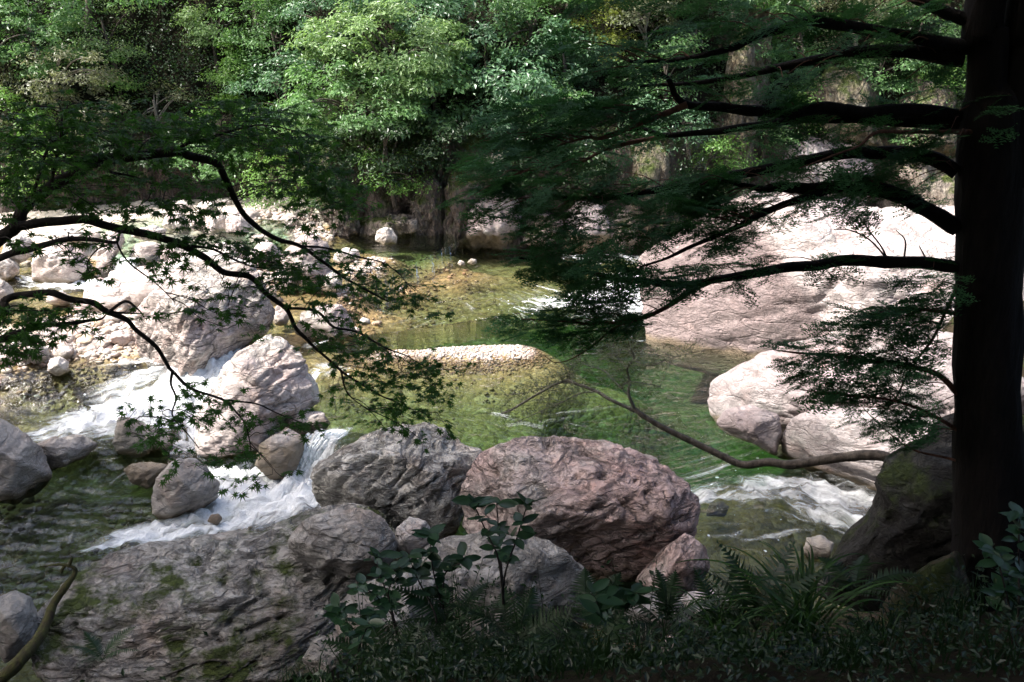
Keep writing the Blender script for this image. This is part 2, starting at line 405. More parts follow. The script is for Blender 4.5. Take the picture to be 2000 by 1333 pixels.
def water_z(P):
    s = line_signed(P, LINE)
    wdt = np.interp(P[:, 0], [-9, -5.5, -4.5, -2.6, -2.2, 2.5, 6], [.9, .9, .9, .45, .45, 1.5, 1.8])
    z = -.52 * (1 - smooth(-1, .05, s / wdt))
    z = z + .42 * smooth(-.25, .1, poly_sd(P, RAISE))
    return z
# rapids: px, py, water z, radius m, strength
RAP = [
    [(480, 682, .0, .25, .8), (458, 703, -.05, .42, 1.3), (430, 735, -.3, .55, 1.4), (395, 775, -.52, .8, 1.4), (330, 800, -.52, 1.15, 1.15), (250, 812, -.52, 1.2, .95), (170, 828, -.52, .95, .8), (90, 848, -.52, .65, .6), (30, 862, -.52, .5, .35)],
    [(400, 790, -.52, .6, 1.2), (440, 860, -.52, .8, 1.0), (370, 875, -.52, .5, .6)],
    [(676, 840, .0, .2, .4), (655, 853, -.05, .28, .9), (628, 890, -.35, .32, 1.2), (602, 925, -.52, .55, 1.4), (560, 955, -.52, 1.05, 1.4), (500, 975, -.52, 1.05, 1.35), (430, 1008, -.52, .75, 1.2), (340, 1032, -.52, .5, 1.1), (260, 1050, -.52, .36, .9), (180, 1068, -.52, .25, .5)],
    [(520, 910, -.52, .5, 1.1), (470, 930, -.52, .8, 1.2), (420, 900, -.52, .5, .5)],
    [(1372, 980, -.1, .35, .65), (1420, 968, -.1, .4, .5), (1480, 970, -.2, .55, .6), (1550, 1000, -.4, .62, .66), (1620, 1022, -.5, .62, .68), (1720, 1040, -.5, .7, .6)],
    [(1600, 975, -.3, .4, .5), (1690, 985, -.4, .5, .55)],
    [(1245, 515, 0, 1.3, 1.3), (1220, 550, 0, 1.7, 1.3), (1175, 572, 0, 1.6, 1.1), (1115, 562, 0, 1.7, .6), (1050, 545, 0, 1.6, .3)],
    [(1240, 595, 0, .8, .85), (1190, 605, 0, 1.3, .5), (1110, 595, 0, 1.3, .32)],
    [(1250, 475, 0, .7, .45), (1190, 470, 0, 1.2, .3), (1100, 475, 0, 1.2, .22)],
    [(255, 508, .4, .25, .9), (245, 525, .2, .35, 1.3), (240, 548, .0, .6, 1.3), (200, 556, 0, .6, .9), (130, 560, 0, .6, .8), (70, 555, 0, .4, .5)],
    [(45, 545, 0, .3, .6), (60, 548, 0, .3, .5)],
    [(590, 660, 0, .35, .6), (640, 662, 0, .3, .8), (610, 672, 0, .4, .4)],
    [(700, 730, 0, .4, .3), (640, 720, 0, .5, .45), (620, 740, 0, .4, .4)],
    [(900, 810, 0, 1.1, .15), (1020, 835, 0, .9, .17), (1150, 815, 0, 1.2, .12)],
    [(1100, 830, 0, .5, .14), (1240, 850, 0, .5, .18)],
    [(1400, 920, 0, .9, .27), (1470, 900, 0, .8, .22)],
    [(850, 590, 0, 1.6, .16), (940, 560, 0, 1.8, .17), (1010, 600, 0, 1.8, .19)],
    [(330, 745, -.5, .6, .45), (250, 755, -.52, .6, .35)],
    [(1500, 1060, -.5, .7, .28), (1420, 1075, -.5, .6, .25), (1480, 1110, -.5, .6, .22)],
    [(600, 985, -.5, .4, .6), (520, 1008, -.5, .45, .7)],
    [(300, 880, -.52, .4, .25), (335, 895, -.52, .35, .35)],
    [(200, 930, -.52, 1., .12), (100, 1000, -.52, 1.2, .14), (60, 1100, -.52, 1., .14)],
]
RAPW = [[(at_z(a, b, z), r, s) for a, b, z, r, s in path] for path in RAP]
def build_water():
    ys = [7.5]
    while ys[-1] < 36.5: ys.append(ys[-1] + max(.04, .0038 * ys[-1]))
    ys = np.array(ys); xs = np.arange(-21, 13, .075)
    X, Y = np.meshgrid(xs, ys); P = np.stack([X.ravel(), Y.ravel()], 1)
    z = water_z(P); foam = np.zeros(len(P))
    flow = np.stack([P[:, 0] * .8 + P[:, 1] * .15, P[:, 1] * 1.3, np.zeros(len(P))], 1); wbest = np.zeros(len(P))
    for k, path in enumerate(RAPW):
        s0 = 0.
        for (a, ra, sa), (b, rb, sb) in zip(path[:-1], path[1:]):
            A, B = a[:2], b[:2]; mx = max(ra, rb) * 1.6
            m = np.where((P[:, 0] > min(A[0], B[0]) - mx) & (P[:, 0] < max(A[0], B[0]) + mx) & (P[:, 1] > min(A[1], B[1]) - mx) & (P[:, 1] < max(A[1], B[1]) + mx))[0]
            d, t, s = seg_dist(P[m], A, B)
            r = ra + (rb - ra) * t; st = sa + (sb - sa) * t
            v = st * (1 - smooth(.25, 1.35, d / r))
            foam[m] = np.maximum(foam[m], v)
            bb = m[v > wbest[m]]; kk = v > wbest[m]
            wbest[bb] = v[kk]
            flow[bb] = np.stack([(s0 + t * np.linalg.norm(B - A))[kk] * .38 + k * 7, s[kk] * 1.6, np.zeros(kk.sum())], 1)
            s0 += np.linalg.norm(B - A)
    Q = np.stack([P[:, 0], P[:, 1], np.zeros(len(P))], 1)
    z = z + .022 * fbm(Q * np.array([1.1, 1.8, 1]), 3) + np.where(line_signed(P, LINE) < 0, .05, .012) * perlin(np.column_stack([P[:, 0] * 2.2 + P[:, 1] * 1.2, P[:, 1] * 5.5, P[:, 0] * 0])) + .007 * perlin(Q * np.array([7, 11, 1]))
    zz = foam > .3; zf = np.where(zz)[0]
    q = Q[zf]; am = np.minimum(foam[zf], 1.2)
    z[zf] += am * (.20 * np.abs(fbm(q * 2.6, 3)) + .10 * np.abs(fbm(q * 7, 2)) - .06)
    V = np.column_stack([P, z]); nx, ny = len(xs), len(ys)
    i = (np.arange(ny - 1)[:, None] * nx + np.arange(nx - 1)[None]).ravel()
    F = np.stack([i, i + 1, i + nx + 1, i + nx], 1)
    mb = MB(); mb.add(V, F)
    # closed skirt and bottom
    loop = np.concatenate([np.arange(nx), np.arange(1, ny) * nx + nx - 1, (ny - 1) * nx + np.arange(nx - 2, -1, -1), np.arange(ny - 2, 0, -1) * nx])
    n0 = len(V); low = V[loop].copy(); low[:, 2] = -5
    mb.v.append(low); mb.t.append(np.full(len(low), .5)); mb.n += len(low)
    L = len(loop); j = np.arange(L); j2 = (j + 1) % L
    mb.f[4].append(np.stack([loop[j], n0 + j, n0 + j2, loop[j2]], 1))
    cidx = mb.n; mb.v.append(np.array([[-4., 22., -5.]])); mb.t.append(np.array([.5])); mb.n += 1
    mb.f[3].append(np.stack([n0 + j, np.full(L, cidx), n0 + j2], 1))
    pad = len(low) + 1
    o = mb.obj('river', M['water'], attrs={'foam': np.concatenate([foam, np.zeros(pad)]), 'flow': np.concatenate([flow, np.zeros((pad, 3))])})
    tag(o, kind='structure', label='clear green mountain river with white rapids')
build_water()

BED = np.array([(1200, 500, -.9), (1100, 560, -1.6), (950, 520, -.9), (900, 600, -1.1), (1050, 620, -1.5), (1200, 650, -2.), (850, 560, -.9), (980, 470, -.9), (800, 480, -.55), (720, 470, -.5), (905, 512, -.5), (830, 517, -.6), (760, 560, -.85), (715, 605, -.6), (790, 600, -.9), (830, 640, -.8), (700, 650, -.5), (740, 650, -.75), (690, 705, -.1), (940, 690, .13), (860, 690, .12), (1020, 692, .09), (900, 690, .13), (980, 690, .12), (1085, 700, -.15), (780, 692, .07), (720, 697, .03), (940, 655, -.6), (860, 660, -.55), (940, 725, -.3), (860, 727, -.3), (1020, 722, -.35), (780, 720, -.25), (940, 765, -.6), (860, 765, -.5), (640, 690, -.12), (800, 740, -.7), (900, 745, -.9), (760, 790, -.9), (700, 770, -.7), (1000, 760, -.9), (900, 800, -1.2), (1000, 830, -2.3), (1150, 760, -1.9), (1250, 820, -2.2), (1350, 750, -2.0), (1150, 700, -.8), (1300, 860, -1.3), (1400, 900, -.6), (1450, 940, -.55), (1550, 1000, -.95), (1650, 1040, -1.1), (1450, 1050, -.95), (1380, 1100, -.9),
    (560, 430, .5), (480, 430, .45), (400, 440, .5), (640, 457, .0), (300, 440, .4), (650, 480, -.15), (700, 495, -.08), (685, 570, .14), (720, 530, .12), (740, 512, .1), (790, 530, -.4), (850, 540, -.8), (735, 575, -.6), (660, 600, .05), (560, 560, .0), (520, 600, .0), (600, 640, -.2), (650, 670, -.2), (560, 640, -.2),
    (100, 680, .13), (200, 660, .18), (60, 700, .08), (240, 690, .1), (150, 640, .13), (100, 600, -.1), (60, 590, -.15), (160, 600, .0), (60, 550, -.18), (120, 560, -.15), (200, 560, -.08), (30, 500, -.1), (250, 480, .2), (320, 470, .2), (100, 460, .3), (350, 540, .2), (0, 680, .1), (-200, 680, .5), (-200, 560, .5),
    (100, 740, -.85), (250, 745, -1.), (200, 800, -1.6), (350, 800, -1.6), (50, 880, -1.3), (150, 880, -1.3), (50, 1000, -1.4), (200, 950, -1.5), (200, 1050, -1.4), (400, 1000, -1.4), (550, 970, -1.5), (100, 1120, -1.2), (20, 1150, -1.1), (-300, 900, -.6), (-300, 1100, .4), (2200, 700, .3), (2200, 1000, -.5), (1700, 460, -.5), (1400, 430, -1.)])
BEDW = at_z(BED[:, 0], BED[:, 1], 0.)[:, :2]
def bed_z(P):
    d2 = ((P[:, None, :] - BEDW[None]) ** 2).sum(-1) + .35
    wt = d2 ** -2.2
    return (wt * BED[:, 2]).sum(1) / wt.sum(1)
def build_bed():
    xs = np.arange(-24, 16, .16); ys = np.arange(6, 38, .16)
    X, Y = np.meshgrid(xs, ys); P = np.stack([X.ravel(), Y.ravel()], 1)
    z = np.concatenate([bed_z(c) for c in np.array_split(P, 12)])
    Q = np.column_stack([P, np.zeros(len(P))])
    z = z + .05 * fbm(Q * .9, 3) * np.clip(np.abs(z) * 3, .2, 1.5) + .03 * perlin(Q * 3.)
    nx, ny = len(xs), len(ys)
    i = (np.arange(ny - 1)[:, None] * nx + np.arange(nx - 1)[None]).ravel()
    mb = MB(); mb.add(np.column_stack([P, z]), np.stack([i, i + 1, i + nx + 1, i + nx], 1))
    tag(mb.obj('riverbed', M['bed']), kind='structure', label='stony amber river bed under clear water')
build_bed()

# ------------------------------------------------------------------ banks
def near_z(P):
    x, y = P[:, 0], P[:, 1]
    prof = np.interp(y, [-30, -12, -4, 0, 2.5, 4.3, 5.2, 6.5, 8, 9.5, 11.5, 14], [26, 13, 6.8, 5.35, 4.75, 3.75, 3.05, 1.8, .75, -.1, -1.4, -3])
    left = smooth(-.4, -2.6, x); right = smooth(1.6, 3.2, x)
    prof = prof - left * .95 * smooth(2, 5, y) + right * .55 * smooth(3, 6, y)
    prof = prof + smooth(-7, -11, x) * 3.2 * smooth(2, 8, y) * (1 - smooth(15, 19, y))     # left spur
    prof = prof + smooth(6, 9, x) * 4 * smooth(2, 7, y)
    return prof + .14 * fbm(np.column_stack([x, y, prof]) * .8, 4)
def build_near():
    xs = np.concatenate([np.arange(-40, -6, .5), np.arange(-6, 6, .12), np.arange(6, 40, .5)]); ys = np.concatenate([np.arange(-30, 2, .5), np.arange(2, 20, .12)])
    X, Y = np.meshgrid(xs, ys); P = np.stack([X.ravel(), Y.ravel()], 1)
    z = near_z(P)
    nx, ny = len(xs), len(ys)
    i = (np.arange(ny - 1)[:, None] * nx + np.arange(nx - 1)[None]).ravel()
    mb = MB(); mb.add(np.column_stack([P, z]), np.stack([i, i + 1, i + nx + 1, i + nx], 1))
    tag(mb.obj('near_bank', M['soil']), kind='structure', label='dark wooded near bank')
build_near()
SHX = [(-300, 425), (0, 432), (330, 412), (500, 410), (600, 420), (650, 452), (850, 449), (1000, 452), (1300, 450), (1450, 420), (1700, 412), (2000, 420), (2400, 440)]
SHW = np.array([at_z(a, b, 0.)[:2] for a, b in SHX])
def far_y(x, z):
    ys = np.interp(x, SHW[:, 0], SHW[:, 1])
    c = np.interp(x, [-20, -9, -6, -4, 2, 4, 8, 20], [2.0, 1.9, 1.2, 2.4, 2.6, 2.2, 3.2, 3.])
    return ys + np.where(z < c, z * .12, c * .12 + (z - c) * .62 + .25 * (1 - np.exp(-(z - c).clip(0) * 2)))
def build_far():
    xs = np.concatenate([np.arange(-60, -22, 1.), np.arange(-22, 22, .11), np.arange(22, 60, 1.)])
    zs = np.concatenate([np.arange(-1.5, 4, .09), np.arange(4, 11, .3), np.arange(11, 32, .8)])
    X, Z = np.meshgrid(xs, zs); x, z = X.ravel(), Z.ravel()
    y = far_y(x, z)
    Q = np.column_stack([x, y * .3, z])
    blocky = perlin(Q * np.array([.55, 0, .35]) + 3) ; st = np.round(blocky * 4) / 4
    n = .9 * st + .35 * fbm(Q * np.array([1.6, 1, .5]), 4) + .16 * ridged(Q * np.array([3.2, 1, .8]), 2)
    y = y - n * np.where(z < 4, 1., .8) * .8
    nx, ny = len(xs), len(zs)
    i = (np.arange(ny - 1)[:, None] * nx + np.arange(nx - 1)[None]).ravel()
    F = np.stack([i, i + 1, i + nx + 1, i + nx], 1)
    split = np.searchsorted(zs, 3.1)
    lo = F[:(split) * (nx - 1)]; hi = F[(split) * (nx - 1):]
    V = np.column_stack([x, y, z])
    a = MB(); a.add(V, lo); tag(a.obj('cliff', M['cliff'], smooth=True), kind='structure', label='low brown rock cliff along the far shore')
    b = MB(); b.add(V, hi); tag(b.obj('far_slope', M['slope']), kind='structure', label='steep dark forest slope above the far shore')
build_far()

# ------------------------------------------------------------------ rocks
ROCKBASE = {}
def rock(label, poly, mat, name='boulder', wl=0., yc=None, hd=None, lvl=5, p=2.6, cuts=6, amp=.05, seed=0, n=None, sink=.14, stretch=(1, 1, 3), rot=.6, group=None, yb=None, crack=.03, cat='boulder', planes=()):
    rs = np.random.default_rng(seed + len(label))
    poly = np.array(poly, float)
    cen = (poly.max(0) + poly.min(0)) / 2
    if sink:
        k = poly[:, 1] > cen[1]; poly[k, 1] += (poly[k, 1] - cen[1]) * 2 * sink
    rows = poly[:, 1].max() if not sink else cen[1] + (poly[:, 1].max() - cen[1]) / (1 + 2 * sink)
    yb_ = float(at_z(cen[0], rows, wl)[1]) if yb is None else yb
    mpp = yb_ / FPX * 1.03
    wm, hm = np.ptp(poly[:, 0]) * mpp, np.ptp(poly[:, 1]) * mpp
    if hd is None: hd = .42 * math.sqrt(wm * hm)
    yc = yb_ + .45 * hd if yc is None else yc
    C = at_y(cen[0], cen[1], yc)
    nv = C0 - C if n is None else np.array(n, float)
    nv = nv / np.linalg.norm(nv)
    e1 = np.cross([0, 0, 1.], nv)
    if np.linalg.norm(e1) < 1e-3: e1 = np.array([1., 0, 0])
    e1 /= np.linalg.norm(e1); e2 = np.cross(nv, e1)
    rr = ray(poly[:, 0], poly[:, 1]); tt = ((C - C0) @ nv) / (rr @ nv)
    W3 = C0 + rr * tt[:, None]
    q = np.column_stack([(W3 - C) @ e1, (W3 - C) @ e2])
    cc = (q.max(0) + q.min(0)) / 2; q = q - cc; C = C + e1 * cc[0] + e2 * cc[1]
    th = np.linspace(-math.pi, math.pi, 361); Rt = np.zeros(361)
    for i, a in enumerate(th):
        d = np.array([math.cos(a), math.sin(a)]); best = 0
        for k in range(len(q)):
            A, B = q[k], q[(k + 1) % len(q)]; e = B - A
            den = d[0] * e[1] - d[1] * e[0]
            if abs(den) < 1e-9: continue
            t = (A[0] * e[1] - A[1] * e[0]) / den; u = (A[0] * d[1] - A[1] * d[0]) / den
            if t > 0 and -1e-6 <= u <= 1 + 1e-6: best = max(best, t)
        Rt[i] = best
    ker = np.ones(7) / 7; Rt = np.convolve(np.concatenate([Rt[-4:-1], Rt, Rt[1:4]]), ker, 'valid')
    V, F = ico(lvl); V = V.copy()
    V = V + .10 * np.stack([perlin(V * 1.7 + seed * 3.1 + k * 11) for k in range(3)], 1)
    V /= np.linalg.norm(V, axis=1)[:, None]
    rho = np.hypot(V[:, 0], V[:, 1]); c = V[:, 2]
    s = (rho ** p + np.abs(c) ** p) ** (-1 / p)
    rho, c = rho * s, c * s; ang = np.arctan2(V[:, 1], V[:, 0])
    U = np.column_stack([rho * np.cos(ang), rho * np.sin(ang), c])
    for k in range(cuts):
        nn = rs.normal(size=3); nn[2] = abs(nn[2]) * 1.2 + .45; nn /= np.linalg.norm(nn)
        off = rs.uniform(.72, .93); over = U @ nn - off
        U = U - np.where(over > 0, over * .92, 0)[:, None] * nn
    for k in range(14 if lvl > 3 else 3):
        nn = rs.normal(size=3); nn[2] = abs(nn[2]) + .15; nn /= np.linalg.norm(nn)
        over = U @ nn - rs.uniform(.86, .97) * np.linalg.norm(nn * np.array([1, 1, 1.]))
        U = U - np.where(over > 0, over * .95, 0)[:, None] * nn
    for (nn, off) in planes:
        nn = np.array(nn, float); nn /= np.linalg.norm(nn); over = U @ nn - off
        U = U - np.where(over > 0, over * .95, 0)[:, None] * nn
    rho = np.hypot(U[:, 0], U[:, 1]); ang = np.arctan2(U[:, 1], U[:, 0])
    RR = np.interp(ang, th, Rt)
    X = C + (rho * RR * np.cos(ang))[:, None] * e1 + (rho * RR * np.sin(ang))[:, None] * e2 + (U[:, 2] * hd)[:, None] * nv
    size = math.sqrt(wm * hm)
    D = V[:, 0:1] * e1 + V[:, 1:2] * e2 + V[:, 2:3] * nv
    ca, sa = math.cos(rot), math.sin(rot)
    Xr = np.column_stack([X[:, 0] * ca + X[:, 2] * sa, X[:, 1], -X[:, 0] * sa + X[:, 2] * ca]) * np.array(stretch)
    f = 1.6 / size
    disp = .8 * amp * size * fbm(X * f + seed, 4) + .5 * amp * size * fbm(Xr * f * 2.2 + seed * 2, 5, gain=.55)
    bl = perlin(X * f * 2.4 + seed * 7); disp = disp + .12 * amp * size * (np.round(bl * 5) / 5 - bl) * 2
    rg = ridged(Xr * min(1.3, 2.2 * f) + seed * 5, 3)
    disp = disp - crack * min(size, 2.2) * np.clip(rg - 1.05, 0, 1) * 1.4
    if lvl >= 5: disp = disp + .008 * min(size, 3) * fbm(Xr * 5, 3)
    X = X + D * disp[:, None]
    mb = MB(); mb.add(X, F)
    o = mb.obj(name, M[mat]); origin(o, (C[0], C[1], X[:, 2].min()))
    tag(o, label, cat, group)
    return o

# -- the large ones
rock('large pink and grey boulder with streaked shaded front left of the upper chute', [(262, 640), (268, 605), (300, 572), (330, 530), (370, 503), (420, 498), (480, 515), (520, 560), (537, 620), (522, 645), (485, 668), (440, 695), (400, 725), (365, 745), (318, 742), (290, 722), (270, 690)], 'boulderA', wl=-.5, lvl=6, hd=1.35, p=3, cuts=2, planes=[((.35, .1, .9), .62), ((-.75, -.1, .6), .72), ((-.1, .85, .5), .62)], amp=.04, seed=1, rot=.9, stretch=(1, 1, 4), crack=.045, sink=.06)
rock('broad sunlit pink slab behind the large streaked boulder', [(190, 570), (215, 545), (290, 512), (380, 497), (450, 500), (500, 520), (500, 560), (420, 590), (300, 612), (215, 600)], 'pink', wl=0., lvl=5, hd=.9, seed=2, cuts=5, sink=.05)
rock('pink pointed boulder between the two white chutes', [(376, 880), (380, 813), (417, 757), (466, 697), (490, 673), (522, 657), (546, 659), (578, 680), (602, 705), (613, 729), (620, 752), (620, 780), (590, 805), (560, 822), (540, 850), (500, 880), (440, 892)], 'boulderB', wl=-.5, lvl=6, hd=.85, p=2.3, cuts=3, planes=[((-.5, .15, .85), .66), ((.55, .2, .8), .7)], amp=.05, seed=3, rot=.3, crack=.04, sink=.05)
rock('rounded pale block leaning on the pink pointed boulder', [(546, 765), (556, 735), (575, 722), (600, 727), (620, 752), (624, 785), (600, 800), (568, 802), (550, 790)], 'pale', wl=0., yb=16.4, lvl=5, seed=4, hd=.35, sink=.05)
rock('small pale rock wedged beneath the rounded block', [(520, 845), (530, 815), (560, 798), (585, 805), (590, 830), (560, 850)], 'pale', yb=16.0, lvl=4, seed=41, sink=.1)
rock('smooth pale rock beside the lower chute with water spilling past its edge', [(497, 905), (505, 870), (530, 848), (560, 836), (590, 850), (604, 872), (598, 900), (572, 922), (535, 929)], 'pale', wl=-.5, lvl=5, seed=5, hd=.45, p=2.3)
rock('flat pale stone at the lip of the lower chute', [(558, 830), (566, 806), (600, 796), (632, 808), (648, 826), (628, 842), (590, 846)], 'pale', yb=15.9, lvl=5, seed=46, hd=.35)
rock('grey boulder with diagonal layers right of the lower chute', [(610, 922), (626, 898), (665, 874), (712, 848), (770, 828), (830, 826), (870, 842), (905, 868), (945, 882), (938, 920), (915, 980), (905, 1040), (850, 1060), (770, 1045), (700, 1012), (640, 1000), (618, 965)], 'layer', wl=-.4, lvl=6, hd=1.0, p=2.6, cuts=4, amp=.05, seed=6, rot=.75, stretch=(1.3, 1, 4), crack=.07, sink=.05)
rock('big pink domed boulder in the middle of the near bank', [(898, 975), (905, 930), (930, 890), (965, 867), (1010, 858), (1100, 856), (1180, 862), (1250, 884), (1310, 915), (1350, 950), (1367, 990), (1362, 1030), (1335, 1060), (1300, 1085), (1260, 1112), (1200, 1125), (1100, 1115), (1000, 1090), (930, 1050), (902, 1010)], 'dome', wl=-.3, lvl=6, hd=1.15, p=2.5, cuts=4, amp=.055, seed=7, rot=.5, stretch=(1, 1, 3), crack=.06, sink=.06, planes=[((.15, -.75, .65), .62)])
rock('undercut pink rock below the right end of the domed boulder', [(1240, 1130), (1290, 1070), (1340, 1040), (1380, 1068), (1387, 1110), (1340, 1165), (1280, 1180)], 'dome', wl=-.4, lvl=5, seed=8, yb=10.8, hd=.6)
sn = np.array([.10, .18, 1.]); 
rock('long mossy grey slab sloping into the pool at lower left', [(70, 1200), (130, 1142), (210, 1092), (300, 1068), (420, 1036), (470, 1028), (520, 1034), (580, 1010), (650, 994), (710, 994), (750, 1010), (780, 1060), (800, 1100), (780, 1150), (730, 1200), (680, 1260), (560, 1320), (420, 1345), (200, 1360), (60, 1320), (40, 1250)], 'slab', wl=-.3, lvl=6, yc=10.6, hd=.38, n=(.05, -.26, 1), p=3.2, cuts=5, amp=.03, seed=9, rot=.25, stretch=(1, 1, 5), crack=.07, sink=0)
rock('rounded pale lobe at the upper end of the mossy slab', [(560, 1055), (590, 1018), (650, 995), (710, 995), (748, 1012), (775, 1060), (765, 1105), (700, 1125), (620, 1112), (572, 1088)], 'front', yb=10.7, lvl=5, seed=49, hd=.5, amp=.04, crack=.04, sink=.05)
rock('small pinkish rock lodged between the slab and the layered boulder', [(766, 1062), (774, 1032), (800, 1010), (830, 1018), (852, 1050), (848, 1078), (805, 1085), (775, 1076)], 'pink', wl=-.2, yb=11.2, lvl=5, seed=10, hd=.3)
rock('pale ledge of rock behind the leafy shrubs below the domed boulder', [(770, 1130), (800, 1085), (870, 1052), (960, 1040), (1050, 1046), (1110, 1075), (1150, 1118), (1165, 1170), (1130, 1240), (1000, 1290), (850, 1290), (780, 1230)], 'front', yb=8.7, lvl=5, seed=11, hd=.9, crack=.06, amp=.05)
rock('angular pale rock at the foot of the mossy slab', [(655, 1185), (690, 1150), (760, 1120), (850, 1110), (900, 1150), (905, 1220), (880, 1290), (800, 1310), (700, 1290), (665, 1240)], 'front', yb=8.2, lvl=5, seed=12, hd=.55, cuts=8, p=3.5, crack=.05)
rock('mid grey boulder in the pool below the lower chute', [(294, 968), (305, 935), (330, 905), (352, 895), (385, 900), (415, 920), (432, 945), (428, 968), (400, 985), (360, 996), (325, 1005), (300, 995)], 'grey', wl=-.5, lvl=5, seed=13, hd=.42)
rock('low yellowish rock behind the mid grey pool boulder', [(241, 918), (258, 905), (300, 903), (330, 908), (315, 938), (288, 950), (256, 940)], 'pale', wl=-.5, lvl=5, seed=14, hd=.3)
rock('grey wedge rock at the foot of the pink pointed boulder', [(220, 862), (230, 815), (265, 818), (310, 836), (350, 866), (340, 882), (280, 884), (228, 878)], 'grey', wl=-.5, lvl=5, seed=15, hd=.5, cuts=7)
rock('large grey boulder cut by the left edge of the picture', [(-60, 900), (-50, 835), (0, 813), (40, 835), (80, 880), (106, 922), (75, 945), (30, 962), (-30, 962)], 'grey', wl=-.5, lvl=5, seed=16, hd=.7)
rock('low flat grey rock behind the left edge boulder', [(30, 895), (60, 868), (110, 852), (160, 850), (192, 868), (160, 895), (100, 912)], 'grey', wl=-.5, lvl=5, seed=17, hd=.5)
rock('smooth mauve grey boulder at the waterline below the pebble bank', [(126, 712), (145, 678), (180, 662), (225, 665), (262, 685), (284, 712), (270, 726), (200, 730), (150, 724)], 'mauve', wl=-.5, lvl=5, seed=18, hd=.7)
rock('squat speckled boulder beside the left stream', [(62, 540), (66, 502), (88, 482), (130, 474), (165, 492), (186, 525), (165, 545), (100, 550)], 'pale', wl=0., lvl=5, seed=19, hd=.7)
rock('upright pale block left of the small cascade', [(184, 525), (190, 490), (205, 455), (235, 448), (245, 470), (225, 500), (215, 528), (195, 532)], 'pale', wl=0., lvl=5, seed=20, hd=.5, cuts=8, p=3)
rock('cream rock right of the small cascade', [(252, 500), (262, 478), (290, 470), (318, 478), (320, 500), (290, 512), (260, 512)], 'pale', wl=.2, lvl=4, seed=21)
rock('flat orange pink slab below the small cascade', [(160, 580), (180, 562), (240, 555), (310, 560), (330, 580), (290, 612), (220, 615), (170, 600)], 'pink', wl=0., lvl=5, seed=22, hd=.7)
rock('pinkish rock at the left edge of the stream', [(-40, 585), (-30, 550), (0, 543), (25, 560), (34, 580), (10, 592)], 'pink', lvl=4, seed=23)
rock('dark mauve stone in the pebbles left of the streaked boulder', [(140, 608), (150, 592), (185, 590), (205, 602), (195, 616), (155, 618)], 'mauve', lvl=4, seed=24)
rock('tall rounded boulder at the head of the pool', [(548, 505), (568, 478), (592, 460), (615, 457), (640, 472), (646, 500), (650, 530), (664, 558), (645, 572), (605, 560), (562, 530)], 'mauve', lvl=5, seed=25, hd=.7, amp=.05)
rock('pink sloping rock left of the tall rounded boulder', [(480, 505), (500, 478), (520, 468), (540, 480), (556, 505), (545, 525), (500, 525)], 'pink', lvl=4, seed=26)
rock('low mauve rock between the pool and the riffle', [(576, 645), (590, 612), (625, 596), (665, 595), (688, 618), (697, 650), (655, 664), (605, 660)], 'mauve', lvl=5, seed=27, hd=.6)
rock('small pale rock tucked behind the streaked boulder', [(530, 615), (540, 596), (560, 595), (570, 615), (558, 632), (538, 630)], 'pale', lvl=4, seed=28)
rock('bright white stone at the near edge of the amber shallows', [(700, 628), (708, 620), (722, 624), (724, 632), (708, 635)], 'pale', lvl=3, seed=29, name='stone', cat='stone')
rock('small white boulder standing alone in the far pool', [(733, 468), (735, 452), (750, 443), (766, 446), (777, 462), (774, 472), (750, 475)], 'pale', lvl=5, seed=30)
rock('white angular stone beside the tall rounded boulder', [(648, 505), (655, 492), (675, 484), (700, 488), (705, 505), (680, 515), (655, 516)], 'pale', lvl=4, seed=31, cuts=8)
rock('small white stone on the sunken reef in the pool', [(893, 515), (898, 508), (907, 511), (908, 517), (899, 519)], 'pale', lvl=3, seed=32, name='stone', cat='stone')
rock('orange stone at the tip of the sunken reef', [(912, 513), (920, 505), (930, 507), (932, 514), (920, 517)], 'pink', lvl=3, seed=33, name='stone', cat='stone')
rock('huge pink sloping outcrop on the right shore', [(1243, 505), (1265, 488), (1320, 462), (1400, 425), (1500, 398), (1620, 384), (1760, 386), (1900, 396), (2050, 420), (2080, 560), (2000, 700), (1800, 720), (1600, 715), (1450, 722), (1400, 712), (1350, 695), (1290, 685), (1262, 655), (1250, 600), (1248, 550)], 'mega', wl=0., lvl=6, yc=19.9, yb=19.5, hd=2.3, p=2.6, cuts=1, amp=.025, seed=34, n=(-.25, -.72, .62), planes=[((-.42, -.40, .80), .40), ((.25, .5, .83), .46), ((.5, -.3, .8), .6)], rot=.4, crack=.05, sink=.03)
rock('massive pale mauve boulder undercut above the dark channel', [(1384, 780), (1386, 750), (1420, 728), (1480, 700), (1540, 668), (1600, 648), (1690, 636), (1780, 640), (1900, 660), (2020, 760), (2000, 880), (1800, 900), (1600, 890), (1535, 888), (1480, 862), (1430, 848), (1395, 820)], 'right', wl=-.1, lvl=6, yb=14.9, hd=1.5, p=3.2, cuts=6, amp=.035, seed=35, planes=[((-.3, .6, .75), .62), ((-.6, -.2, .7), .68)], rot=.2, crack=.06, sink=.03)
rock('squared mauve block below the massive pale boulder', [(1528, 890), (1526, 850), (1545, 815), (1620, 795), (1720, 800), (1850, 815), (1960, 850), (1960, 950), (1850, 975), (1740, 970), (1670, 962), (1600, 935)], 'right', wl=-.3, lvl=5, yb=13.7, hd=.8, p=4, cuts=6, amp=.035, seed=47, rot=.2, crack=.05, sink=.05)
rock('cracked pale block at the left end of the massive boulder', [(1400, 828), (1412, 800), (1465, 792), (1520, 812), (1528, 850), (1522, 892), (1470, 864), (1425, 848)], 'right', wl=-.1, lvl=5, yb=14.6, hd=.5, p=3.5, cuts=7, amp=.04, seed=48, crack=.05, sink=.03)
